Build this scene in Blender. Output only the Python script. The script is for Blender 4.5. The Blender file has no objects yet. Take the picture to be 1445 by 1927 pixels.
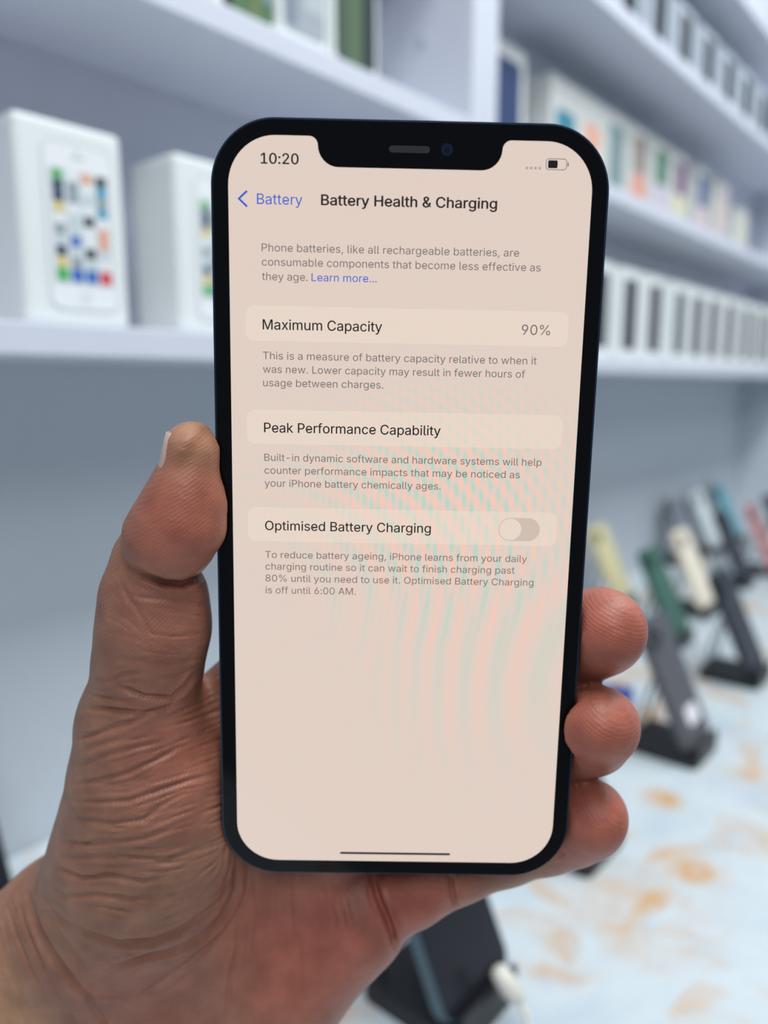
import bpy, bmesh, math, random
import numpy as np
from mathutils import Matrix, Vector, Euler

# ------------------------------------------------------------------ camera, world, lights
scene = bpy.context.scene
COL = scene.collection
R = math.radians
IMG_W, IMG_H, FPX = 1445.0, 1927.0, 1445.0
CAM_Z = 1.25
PITCH = math.atan(238 / FPX)
CZ = 0.895          # counter top
FWD = Vector((0.76368602 * math.cos(PITCH), 0.64558785 * math.cos(PITCH), -math.sin(PITCH)))
RIGHT = Vector((0.64558785, -0.76368602, 0))
UP = RIGHT.cross(FWD)
CAM_M = Matrix((RIGHT, UP, -FWD)).transposed().to_4x4()
CAM_M.translation = Vector((0, 0, CAM_Z))

cam_data = bpy.data.cameras.new('camera')
cam_data.sensor_fit = 'HORIZONTAL'
cam_data.sensor_width = 36
cam_data.lens = 36 * FPX / IMG_W
cam_data.clip_start = 0.01
cam_data.dof.use_dof = True
cam_data.dof.focus_distance = 0.158
cam_data.dof.aperture_fstop = 9.6
cam = bpy.data.objects.new('camera', cam_data)
COL.objects.link(cam)
cam.matrix_world = CAM_M
scene.camera = cam

scene.view_settings.view_transform = 'Standard'
scene.view_settings.look = 'None'
scene.view_settings.gamma = 1
scene.view_settings.use_curve_mapping = False
scene.view_settings.exposure = 0.0

world = bpy.data.worlds.new('shop_daylight')
scene.world = world
world.use_nodes = True
bg = world.node_tree.nodes['Background']
bg.inputs[0].default_value = (0.68, 0.81, 1.0, 1)
bg.inputs[1].default_value = 0.22


def area(name, loc, target, sx, sy, power, color):
    l = bpy.data.lights.new(name, 'AREA')
    l.shape = 'RECTANGLE'
    l.size, l.size_y = sx, sy
    l.energy = power
    l.color = color
    o = bpy.data.objects.new(name, l)
    COL.objects.link(o)
    o.location = loc
    o.rotation_euler = (Vector(target) - Vector(loc)).to_track_quat('-Z', 'Y').to_euler()
    return o


area('ceiling_panel_light', (0.75, -0.30, 2.75), (0.75, 0.1, 0.9), 2.4, 0.4, 41, (0.95, 0.98, 1.0))
area('ceiling_panel_light.001', (-0.9, -1.3, 2.75), (0.5, 0.3, 1.2), 1.2, 0.6, 17, (0.95, 0.98, 1.0))

# ------------------------------------------------------------------ materials


def srgb(r, g, b):
    def f(c):
        c /= 255.0
        return c / 12.92 if c <= 0.04045 else ((c + 0.055) / 1.055) ** 2.4
    return (f(r), f(g), f(b), 1)


MATS = {}


def mat(name, col, rough=0.5, metal=0.0, coat=0.0, spec=None, noise=0.0):
    if name in MATS:
        return MATS[name]
    m = bpy.data.materials.new(name)
    m.use_nodes = True
    nt = m.node_tree
    b = nt.nodes['Principled BSDF']
    b.inputs['Base Color'].default_value = col
    b.inputs['Roughness'].default_value = rough
    b.inputs['Metallic'].default_value = metal
    b.inputs['Coat Weight'].default_value = coat
    if spec is not None:
        b.inputs['Specular IOR Level'].default_value = spec
    if noise:
        n = nt.nodes.new('ShaderNodeTexNoise')
        n.inputs['Scale'].default_value = 60
        n.inputs['Detail'].default_value = 4
        tc = nt.nodes.new('ShaderNodeTexCoord')
        nt.links.new(tc.outputs['Object'], n.inputs['Vector'])
        mx = nt.nodes.new('ShaderNodeMix')
        mx.data_type = 'RGBA'
        mx.blend_type = 'MULTIPLY'
        mx.inputs[0].default_value = noise
        mx.inputs[6].default_value = col
        nt.links.new(n.outputs['Fac'], mx.inputs[7])
        nt.links.new(mx.outputs[2], b.inputs['Base Color'])
    MATS[name] = m
    return m


def glow(name, col, strength=1.0):
    if name in MATS:
        return MATS[name]
    m = bpy.data.materials.new(name)
    m.use_nodes = True
    b = m.node_tree.nodes['Principled BSDF']
    b.inputs['Base Color'].default_value = (0, 0, 0, 1)
    b.inputs['Roughness'].default_value = 0.15
    b.inputs['Specular IOR Level'].default_value = 0.25
    b.inputs['Emission Color'].default_value = col
    b.inputs['Emission Strength'].default_value = strength
    MATS[name] = m
    return m


PAINT = mat('white_laminate', srgb(216, 220, 231), 0.45, noise=0.06)
WALLM = mat('wall_paint', srgb(198, 206, 214), 0.6, noise=0.05)
BLACK = mat('black_plastic', srgb(24, 25, 30), 0.45)
CARD_WHITE = mat('white_box_card', srgb(232, 236, 234), 0.4)
FLOORM = mat('floor_tile', srgb(170, 170, 172), 0.4)
CABINET = mat('cabinet_board', srgb(210, 213, 222), 0.5)


def marble():
    m = bpy.data.materials.new('gold_veined_marble')
    m.use_nodes = True
    nt = m.node_tree
    L = nt.links.new
    b = nt.nodes['Principled BSDF']
    b.inputs['Roughness'].default_value = 0.22
    tc = nt.nodes.new('ShaderNodeTexCoord')

    def noise(scale, detail, dist, off):
        mp = nt.nodes.new('ShaderNodeMapping')
        mp.inputs['Location'].default_value = off
        L(tc.outputs['Object'], mp.inputs['Vector'])
        n = nt.nodes.new('ShaderNodeTexNoise')
        n.inputs['Scale'].default_value = scale
        n.inputs['Detail'].default_value = detail
        n.inputs['Distortion'].default_value = dist
        n.inputs['Roughness'].default_value = 0.62
        L(mp.outputs[0], n.inputs['Vector'])
        return n

    def ramp(src, stops):
        r = nt.nodes.new('ShaderNodeValToRGB')
        e = r.color_ramp.elements
        e[0].position, e[0].color = stops[0]
        e[1].position, e[1].color = stops[-1]
        for p, c in stops[1:-1]:
            x = e.new(p)
            x.color = c
        L(src, r.inputs[0])
        return r
    W0, W1 = (0, 0, 0, 1), (1, 1, 1, 1)
    n1 = noise(9, 6, 0.8, (3.1, 1.7, 0))
    base = ramp(n1.outputs['Fac'], [(0.3, srgb(186, 200, 208)), (0.55, srgb(204, 214, 217)), (0.75, srgb(176, 190, 202))])
    n2 = noise(14, 8, 1.3, (0.37, 2.2, 0))
    gold = ramp(n2.outputs['Fac'], [(0.50, W0), (0.62, W1)])
    n3 = noise(4.5, 3, 0.3, (1.3, 0.2, 0))
    zone = ramp(n3.outputs['Fac'], [(0.42, W0), (0.56, W1)])
    mul = nt.nodes.new('ShaderNodeMath')
    mul.operation = 'MULTIPLY'
    L(gold.outputs[0], mul.inputs[0])
    L(zone.outputs[0], mul.inputs[1])
    mx = nt.nodes.new('ShaderNodeMix')
    mx.data_type = 'RGBA'
    zs = mul.outputs[0]
    sep = nt.nodes.new('ShaderNodeSeparateXYZ')
    L(tc.outputs['Object'], sep.inputs[0])
    # the stone's larger rust-gold patches
    n4 = noise(26, 7, 0.9, (0.9, 0.4, 0))
    g4 = ramp(n4.outputs['Fac'], [(0.40, W0), (0.68, W1)])
    for (px, py, rr) in ((0.475, 0.172, 0.055), (0.612, 0.148, 0.035), (0.628, 0.215, 0.022), (0.414, 0.196, 0.022), (0.545, 0.160, 0.03), (0.56, 0.30, 0.03), (0.95, 0.29, 0.05), (0.72, 0.16, 0.03)):
        d = nt.nodes.new('ShaderNodeVectorMath')
        d.operation = 'DISTANCE'
        L(tc.outputs['Object'], d.inputs[0])
        d.inputs[1].default_value = (px - 0.7, py - 0.25, CZ)
        r_ = nt.nodes.new('ShaderNodeMapRange')
        r_.inputs[1].default_value = rr * 0.3
        r_.inputs[2].default_value = rr * 1.15
        r_.inputs[3].default_value = 1
        r_.inputs[4].default_value = 0
        L(d.outputs['Value'], r_.inputs[0])
        a_ = nt.nodes.new('ShaderNodeMath')
        a_.operation = 'MULTIPLY'
        L(r_.outputs[0], a_.inputs[0])
        L(g4.outputs[0], a_.inputs[1])
        b_ = nt.nodes.new('ShaderNodeMath')
        b_.operation = 'MAXIMUM'
        L(a_.outputs[0], b_.inputs[0])
        L(zs, b_.inputs[1])
        zs = b_.outputs[0]
    L(zs, mx.inputs[0])
    L(base.outputs[0], mx.inputs[6])
    mx.inputs[7].default_value = srgb(206, 158, 98)
    L(mx.outputs[2], b.inputs['Base Color'])
    return m


MARBLE = marble()

# ------------------------------------------------------------------ object helpers


def link(name, me, m=None, parent=None, loc=None, rot=None, mats=None):
    o = bpy.data.objects.new(name, me)
    COL.objects.link(o)
    for k in (mats or ([m] if m else [])):
        if k.name not in [x.name for x in me.materials if x]:
            me.materials.append(k)
    if parent:
        o.parent = parent
    if loc is not None:
        o.location = loc
    if rot is not None:
        o.rotation_euler = rot
    return o


def from_bm(name, bm, m=None, parent=None, loc=None, rot=None, smooth=False, mats=None):
    me = bpy.data.meshes.new(name)
    bmesh.ops.recalc_face_normals(bm, faces=bm.faces)
    bm.to_mesh(me)
    bm.free()
    if smooth:
        me.polygons.foreach_set('use_smooth', [True] * len(me.polygons))
    return link(name, me, m, parent, loc, rot, mats)


def add_box(bm, lo, hi, bevel=0.0, seg=2, mi=0):
    lo, hi = Vector(lo), Vector(hi)
    r = bmesh.ops.create_cube(bm, size=1)
    vs = r['verts']
    for v in vs:
        v.co = Vector((lo[i] + (v.co[i] + 0.5) * (hi[i] - lo[i]) for i in range(3)))
    fs = list({f for v in vs for f in v.link_faces})
    for f in fs:
        f.material_index = mi
    if bevel:
        es = list({e for v in vs for e in v.link_edges})
        bmesh.ops.bevel(bm, geom=es, offset=bevel, segments=seg, profile=0.5, affect='EDGES')
    return bm


def box(name, lo, hi, m, parent=None, bevel=0.0, seg=2, loc=None, rot=None):
    bm = bmesh.new()
    add_box(bm, lo, hi, bevel, seg)
    return from_bm(name, bm, m, parent, loc, rot)


def rrect(w, h, r, n=10, cx=0, cy=0):
    """outline of a rounded rectangle, counter-clockwise"""
    pts = []
    for (sx, sy, a0) in ((1, 1, 0), (-1, 1, 90), (-1, -1, 180), (1, -1, 270)):
        for i in range(n + 1):
            a = R(a0 + 90 * i / n)
            pts.append((cx + sx * (w / 2 - r) + r * math.cos(a), cy + sy * (h / 2 - r) + r * math.sin(a)))
    return pts


def prism(bm, pts, z0, z1, bevel=0.0, seg=2, mi=0, flip=False):
    """extrude an outline in XY between z0 and z1 (closed solid)"""
    lo = [bm.verts.new((x, y, z0)) for x, y in pts]
    hi = [bm.verts.new((x, y, z1)) for x, y in pts]
    n = len(pts)
    fs = [bm.faces.new(hi), bm.faces.new(lo[::-1])]
    for i in range(n):
        fs.append(bm.faces.new((lo[i], lo[(i + 1) % n], hi[(i + 1) % n], hi[i])))
    for f in fs:
        f.material_index = mi
    if bevel:
        es = [e for f in fs[:2] for e in f.edges]
        bmesh.ops.bevel(bm, geom=es, offset=bevel, segments=seg, profile=0.6, affect='EDGES')
    return bm


def tube(bm, pts, rad, n=10, mi=0):
    pts = [Vector(p) for p in pts]
    rings = []
    prev = None
    for i, p in enumerate(pts):
        t = (pts[min(i + 1, len(pts) - 1)] - pts[max(i - 1, 0)]).normalized()
        if prev is None:
            a = t.orthogonal().normalized()
        else:
            a = (prev - t * prev.dot(t)).normalized()
        prev = a
        b = t.cross(a)
        rr = rad[i] if isinstance(rad, (list, tuple)) else rad
        rings.append([bm.verts.new(p + (a * math.cos(2 * math.pi * k / n) + b * math.sin(2 * math.pi * k / n)) * rr) for k in range(n)])
    for A, B in zip(rings, rings[1:]):
        for k in range(n):
            bm.faces.new((A[k], A[(k + 1) % n], B[(k + 1) % n], B[k])).material_index = mi
    bm.faces.new(rings[0][::-1]).material_index = mi
    bm.faces.new(rings[-1]).material_index = mi
    return bm


def thing(name, label, cat, loc=(0, 0, 0), rot=(0, 0, 0), group=None):
    o = bpy.data.objects.new(name, None)
    o.empty_display_size = 0.02
    COL.objects.link(o)
    o.location = loc
    o.rotation_euler = rot
    return tag(o, label, cat, group)


def tag(o, label, cat, group=None):
    o['label'] = label
    o['category'] = cat
    if group:
        o['group'] = group
    return o


def struct(o):
    o['kind'] = 'structure'
    return o


# ------------------------------------------------------------------ the room

WALL_Y = 0.566
END_X = 2.05
struct(box('floor', (-1.6, -1.6, -0.02), (END_X + 0.1, WALL_Y + 0.1, 0.0), FLOORM))
struct(box('wall_back', (-1.6, WALL_Y, 0), (END_X + 0.1, WALL_Y + 0.1, 2.6), WALLM))
struct(box('wall_right', (END_X, -1.6, 0), (END_X + 0.1, WALL_Y, 2.6), WALLM))

# counter: cabinet body and marble slab
ct = thing('display_counter', 'long shop counter with a white marble top veined in gold and grey', 'counter', (0.7, 0.25, 0))
box('cabinet_body', (-1.9, -0.33, 0.0), (END_X - 0.702, WALL_Y - 0.251, CZ - 0.03), CABINET, ct, 0.002)
box('marble_top', (-1.9, -0.36, CZ - 0.029), (END_X - 0.702, WALL_Y - 0.251, CZ), MARBLE, ct, 0.003)

# shelving units on the back wall
FY, BY = 0.44, WALL_Y - 0.001      # shelf front edge, shelf back edge
SH_LOW, SH_MID, SH_UP, SH_TOP = CAM_Z + 0.036, CAM_Z + 0.250, CAM_Z + 0.460, CAM_Z + 0.640   # upper faces
TH = 0.019


def shelf_unit(label, x0, x1, tops, caps):
    t = thing('wall_shelving', label, 'shelving', ((x0 + x1) / 2, BY, SH_LOW - TH), group='white wall shelving units')
    o = Vector(t.location)

    def pc(name, lo, hi, m=PAINT, bev=0.0012):
        return box(name, Vector(lo) - o, Vector(hi) - o, m, t, bev)
    zb, zt = SH_LOW - TH, 2.5
    pc('back_panel', (x0, BY - 0.006, zb), (x1, BY, zt), bev=0)
    pc('side_panel', (x0, FY, zb), (x0 + 0.022, BY - 0.0062, zt))
    pc('side_panel', (x1 - 0.022, FY, zb), (x1, BY - 0.0062, zt))
    for z in tops:
        pc('shelf', (x0 + 0.0222, FY + 0.0005, z - TH), (x1 - 0.0222, BY - 0.0062, z))
    for (x, y, z, s) in caps:
        bm = bmesh.new()
        bmesh.ops.create_cone(bm, cap_ends=True, segments=20, radius1=0.006, radius2=0.005, depth=0.002)
        from_bm('screw_cap', bm, mat('screw_cap_grey', srgb(190, 197, 212), 0.4), t, Vector((x, y, z)) - o, (0, R(90 * s), 0))
    return t


shelf_unit('left white wall shelving unit with widely spaced phone boxes', -0.62, 0.672, (SH_LOW, SH_MID, SH_UP, SH_TOP),
           [(0.649, 0.50, CAM_Z + 0.333, -1)])
shelf_unit('right white wall shelving unit with four shelves of boxes', 0.672, END_X - 0.001, (SH_LOW, SH_MID, SH_UP, SH_TOP), [])

# ------------------------------------------------------------------ phone boxes on the shelves
ICON_COLS = {
    'g': srgb(90, 180, 100), 'w': srgb(236, 240, 240), 'o': srgb(232, 170, 140), 'k': srgb(40, 44, 50), 'b': srgb(60, 110, 190),
    'y': srgb(225, 205, 130), 't': srgb(70, 160, 190), 'n': srgb(40, 60, 90), 'r': srgb(215, 70, 80), 'e': srgb(150, 160, 165),
    's': srgb(205, 214, 216), 'l': srgb(150, 185, 215)}
ICON_ROWS = ['gwok', 'newt', 'nese', 'ywwt', 'wskw', 'eswo', 'sbwo', 'nsks', 'yesw']
ICON_DOCK = 'gbbr'


def small_phone_box(label, x, y, z, rot=0.0):
    """white retail box, upright, with a picture of a white phone on its front (front faces -y)"""
    w, d, h = 0.068, 0.052, 0.117
    t = thing('phone_box', label, 'box', (x, y, z + 0.0002), (0, 0, rot), 'white phone boxes on the left lower shelf')
    box('lid', (-w / 2, -d / 2, 0.0), (w / 2, d / 2, h), CARD_WHITE, t, 0.0042, 4)
    bm = bmesh.new()
    prism(bm, rrect(0.044, 0.096, 0.007), 0, 0.0004)
    pic = from_bm('phone_picture', bm, mat('printed_phone_white', srgb(238, 241, 241), 0.35), t,
                  (0.004, -d / 2 - 0.0001, 0.0575), (R(90), 0, 0))
    pic['label'] = 'printed picture of a white phone'
    bm = bmesh.new()
    o_, i_ = rrect(0.0446, 0.0966, 0.0073), rrect(0.0434, 0.0954, 0.0068)
    vo = [bm.verts.new((a, b, 0.00055)) for a, b in o_]
    vi = [bm.verts.new((a, b, 0.00055)) for a, b in i_]
    for k in range(len(vo)):
        bm.faces.new((vo[k], vo[(k + 1) % len(vo)], vi[(k + 1) % len(vo)], vi[k]))
    from_bm('printed_outline', bm, mat('printed_grey_line', srgb(196, 204, 208), 0.4), pic)
    bm = bmesh.new()
    prism(bm, rrect(0.0385, 0.066, 0.0004, 2), 0.0004, 0.0006)
    from_bm('screen_picture', bm, mat('printed_screen', srgb(214, 222, 224), 0.35), pic)
    bm = bmesh.new()
    keys = sorted(ICON_COLS)
    mats_ = [mat('printed_icon_' + {'g': 'green', 'w': 'white', 'o': 'orange', 'k': 'black', 'b': 'blue', 'y': 'yellow', 't': 'teal',
                                    'n': 'navy', 'r': 'red', 'e': 'grey', 's': 'silver', 'l': 'pale_blue'}[k], ICON_COLS[k], 0.35) for k in keys]
    for r_, row in enumerate(ICON_ROWS):
        for c_, ch in enumerate(row):
            prism(bm, rrect(0.0068, 0.0056, 0.0014, 3, -0.0139 + c_ * 0.0093, 0.0292 - r_ * 0.0062), 0.0006, 0.0008, mi=keys.index(ch))
    for c_, ch in enumerate(ICON_DOCK):
        prism(bm, rrect(0.0078, 0.0078, 0.0018, 3, -0.0139 + c_ * 0.0093, -0.0278), 0.0006, 0.0008, mi=keys.index(ch))
    from_bm('app_icons', bm, None, pic, mats=mats_)
    bm = bmesh.new()
    prism(bm, rrect(0.009, 0.0014, 0.0006, 3, 0, 0.0405), 0.0004, 0.0006)
    prism(bm, rrect(0.0022, 0.0022, 0.001, 3, 0, 0.0435), 0.0004, 0.0006)
    from_bm('earpiece_picture', bm, mat('printed_grey_line', srgb(190, 198, 204), 0.4), pic)
    bm = bmesh.new()
    prism(bm, rrect(0.0085, 0.0085, 0.0042, 6, 0, -0.0405), 0.0004, 0.0006)
    from_bm('home_button_picture', bm, mat('printed_button', srgb(224, 229, 230), 0.35), pic)
    return t


small_phone_box('white phone box showing an icon-covered screen, whole front visible on left lower shelf', 0.250, 0.481, SH_LOW, R(0.0))
small_phone_box('white phone box half hidden behind the left edge of the held phone', 0.356, 0.481, SH_LOW, R(0.0))


def colour_box(label, x, y, z, w, h, d, blobs, group, face=CARD_WHITE):
    """white box with a printed picture; blobs = [(x0, z0, x1, z1, radius, material)] on the front face"""
    t = thing('phone_box', label, 'box', (x, y, z + 0.0002), (0, 0, 0), group)
    box('carton', (-w / 2, 0, 0), (w / 2, d, h), face, t, 0.0016, 2)
    for i, (x0, z0, x1, z1, r_, m_) in enumerate(blobs):
        bm = bmesh.new()
        prism(bm, rrect(x1 - x0, z1 - z0, r_, 5, (x0 + x1) / 2, (z0 + z1) / 2), 0.0, 0.0004 + 0.0002 * i)
        from_bm('printed_picture', bm, m_, t, (0, -0.0001, 0), (R(90), 0, 0))
    return t


def ink(name, r, g, b):
    return mat('ink_' + name, srgb(r, g, b), 0.7, spec=0.1)


# left unit, shelf above the held phone: four boxes side by side
GRP = 'phone boxes on the left upper shelf'
for lab, x0, x1, bl in (
        ('white phone box at left of the upper left shelf, only its lower edge showing', 0.300, 0.357, [(-0.02, 0.012, 0.02, 0.12, 0.006, ink('pale_green', 205, 218, 205))]),
        ('white phone box with green and black picture on the upper left shelf', 0.361, 0.417,
         [(-0.021, 0.008, 0.026, 0.13, 0.005, ink('leaf_green', 92, 122, 92)), (-0.021, 0.0085, -0.013, 0.13, 0.003, ink('deep_black', 28, 36, 36)), (0.004, 0.0085, 0.012, 0.13, 0.003, ink('moss', 118, 132, 92)), (0.014, 0.02, 0.024, 0.10, 0.003, ink('grey_green', 130, 150, 150))]),
        ('white phone box with pale grey picture, between two green ones on upper left shelf', 0.420, 0.472,
         [(-0.022, 0.012, 0.022, 0.13, 0.005, ink('mist_grey', 168, 176, 182)), (0.0, 0.03, 0.02, 0.13, 0.003, ink('cool_grey', 188, 196, 198)), (-0.02, 0.016, -0.008, 0.12, 0.003, ink('slate', 140, 148, 160))]),
        ('white phone box with dark green striped picture, nearest the divider on upper left shelf', 0.476, 0.532,
         [(-0.024, 0.008, 0.024, 0.13, 0.005, ink('dark_green', 84, 100, 88)), (-0.010, 0.0085, 0.004, 0.13, 0.003, ink('bright_green', 98, 118, 92)), (0.010, 0.0085, 0.022, 0.13, 0.003, ink('charcoal', 60, 68, 74))])):
    colour_box(lab, (x0 + x1) / 2, 0.456, SH_MID, x1 - x0, 0.15, 0.05, bl, GRP)

# right unit, lower shelf: white boxes with a dark picture down the front
GRP = 'white boxes with dark fronts on the right lower shelf'
ORD = ['first', 'second', 'third', 'fourth', 'fifth', 'sixth', 'seventh', 'eighth', 'ninth', 'tenth']
xs = [0.987, 1.082, 1.174, 1.281, 1.364, 1.447, 1.542, 1.643, 1.736, 1.830]
dk = [(52, 58, 66), (38, 46, 56), (44, 50, 58), (84, 94, 98), (34, 40, 46), (34, 42, 46), (36, 44, 46), (38, 44, 42), (52, 60, 58), (60, 66, 62)]
for i, x in enumerate(xs):
    k = len(xs) - 1 - i
    lab = 'white dark-fronted box on right lower shelf, ' + ('closest to end wall' if k == 0 else 'right beside the held phone' if i == 0 else ORD[k] + ' from end wall')
    w = 0.078 if i not in (3,) else 0.086
    colour_box(lab, x, 0.458, SH_LOW, w, 0.126, 0.058,
               [(-0.019, 0.014, 0.021, 0.112, 0.006, ink('dark_front_%d' % i, *dk[i])),
                (-0.003, 0.02, 0.004, 0.10, 0.002, ink('dark_core_%d' % i, *[int(c * 0.6) for c in dk[i]]))], GRP)

# right unit, middle shelf: boxes with coloured phone pictures
GRP = 'boxes with coloured pictures on the right middle shelf'
cols = [
    (0.805, 'dark blue', [(62, 76, 110)]), (0.943, 'teal', [(70, 136, 154)]), (1.020, 'orange over cream', [(222, 174, 152), (222, 212, 190)]),
    (1.098, 'grey green', [(165, 190, 192)]), (1.180, 'brown over red', [(150, 140, 132), (218, 158, 140)]), (1.268, 'green over lilac', [(96, 132, 112), (200, 192, 206)]),
    (1.352, 'purple over yellow', [(132, 110, 132), (212, 210, 178)]), (1.465, 'blue over pink', [(96, 108, 144), (210, 188, 194)]),
    (1.575, 'pale peach', [(208, 194, 190)]), (1.705, 'cream', [(216, 214, 196)])]
for i, (x, nm, cc) in enumerate(cols):
    hh = 0.128 if i < 9 else 0.098
    bl = []
    if len(cc) == 1:
        bl.append((-0.026, 0.012, 0.026, 0.092 if nm == 'teal' else hh - 0.016, 0.008, ink(nm.replace(' ', '_'), *cc[0])))
    else:
        a, b = nm.split(' over ')
        mid = 0.064
        top = 0.094 if a == 'orange' else hh - 0.012
        bl.append((-0.026, mid, 0.026, top, 0.006, ink(a + '_upper', *cc[0])))
        bl.append((-0.026, 0.012, 0.026, mid - 0.002, 0.006, ink(b + '_lower', *cc[1])))
    colour_box('white phone box with %s picture on the right middle shelf' % nm, x, 0.496, SH_MID, 0.076, hh, 0.05, bl, GRP, mat('shaded_white_card', srgb(208, 211, 207), 0.5, spec=0.2))  # white card, shade under the shelf above greyed into its colour

# right unit, upper shelf: grey boxes with black phone pictures
GRP = 'grey boxes with black pictures on the right upper shelf'
xs = [0.960, 1.060, 1.165, 1.268, 1.375, 1.485, 1.590, 1.700]
for i, x in enumerate(xs):
    k = len(xs) - 1 - i
    lab = 'grey black-fronted box on right upper shelf, ' + ('closest to end wall' if k == 0 else ORD[k] + ' from end wall')
    colour_box(lab, x, 0.470, SH_UP, 0.086, 0.105, 0.05,
               [(-0.021, 0.008, 0.021, 0.094, 0.005, ink('black_front', 46, 54, 62)), (-0.004, 0.012, 0.012, 0.09, 0.003, ink('black_core', 38, 46, 52))], GRP,
               mat('grey_box_card', srgb(178, 186, 196), 0.4))

# ------------------------------------------------------------------ phones on stands along the counter
LEAN = R(25)
STAND_M = BLACK


def stand(label, x, y, group='black phone stands on the marble counter'):
    t = thing('phone_stand', label, 'phone stand', (x, y, CZ + 0.0002), (0, 0, 0), group)
    bm = bmesh.new()
    prism(bm, rrect(0.064, 0.070, 0.006, 5, 0, 0.026), 0, 0.011, 0.0012)
    from_bm('base', bm, STAND_M, t)
    box('front_lip', (-0.027, -0.0095, 0.0080), (0.027, -0.0045, 0.021), STAND_M, t, 0.001)
    s, c = math.sin(LEAN), math.cos(LEAN)
    bm = bmesh.new()
    for sx in (-0.018, 0.018):
        p0 = Vector((sx, 0.056, 0.012))
        p1 = Vector((sx, -0.002 + s * 0.075 + 0.0102 * c, 0.0148 + c * 0.075 - 0.0102 * s))
        tube(bm, [p0, p0.lerp(p1, 0.5) + Vector((0, 0.002, 0.002)), p1], 0.0019, 8)
    tube(bm, [p1 + Vector((-0.0405, 0, 0)), p1 + Vector((0.0045, 0, 0))], 0.0019, 8)
    from_bm('support_arm', bm, mat('clear_grey_plastic', srgb(150, 160, 170), 0.25), t, smooth=True)
    return t


def shown_phone(label, x, y, back, frame, group='phones shown on stands along the counter', extra=None, w=0.064, L=0.128):
    d = 0.0072
    t = thing('phone', label, 'phone', (x, y - 0.002, CZ + 0.0148), (-LEAN, 0, 0), group)
    # local: x width, z length up the lean, -y towards customers (back of the phone)
    bm = bmesh.new()
    prism(bm, rrect(w, L, 0.010, 6, 0, L / 2), 0, d, 0.0011)
    from_bm('body', bm, frame, t, (0, d, 0), (R(90), 0, 0))
    bm = bmesh.new()
    prism(bm, rrect(w - 0.003, L - 0.003, 0.009, 6, 0, L / 2), d + 0.0001, d + 0.0005)
    from_bm('back_cover', bm, back, t, (0, d, 0), (R(90), 0, 0))
    bm = bmesh.new()
    prism(bm, rrect(w - 0.003, L - 0.003, 0.009, 6, 0, L / 2), -0.0005, -0.0001)
    from_bm('screen', bm, mat('dark_glass', srgb(12, 12, 15), 0.08), t, (0, d, 0), (R(90), 0, 0))
    bm = bmesh.new()
    prism(bm, rrect(0.026, 0.026, 0.006, 5, -w / 2 + 0.018, L - 0.018), d + 0.0006, d + 0.0022, 0.0005)
    bump = from_bm('camera_bump', bm, back, t, (0, d, 0), (R(90), 0, 0))
    for (lx, ly) in ((-w / 2 + 0.012, L - 0.012), (-w / 2 + 0.012, L - 0.024), (-w / 2 + 0.024, L - 0.018)):
        bm = bmesh.new()
        prism(bm, rrect(0.0096, 0.0096, 0.0047, 6, lx, ly), d + 0.0023, d + 0.0034)
        from_bm('lens', bm, mat('lens_glass', srgb(14, 16, 20), 0.1), bump)
    if extra:
        extra(t, d)
    return t


def sticker(t, d):
    bm = bmesh.new()
    prism(bm, rrect(0.030, 0.018, 0.006, 5, 0.004, 0.028), d + 0.0006, d + 0.0008)
    from_bm('price_sticker', bm, mat('white_sticker', srgb(232, 228, 232), 0.5), t, (0, d, 0), (R(90), 0, 0))


def c(name, r, g, b, rough=0.35, metal=0.0):
    return mat('phone_' + name, srgb(r, g, b), rough, metal)


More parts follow.
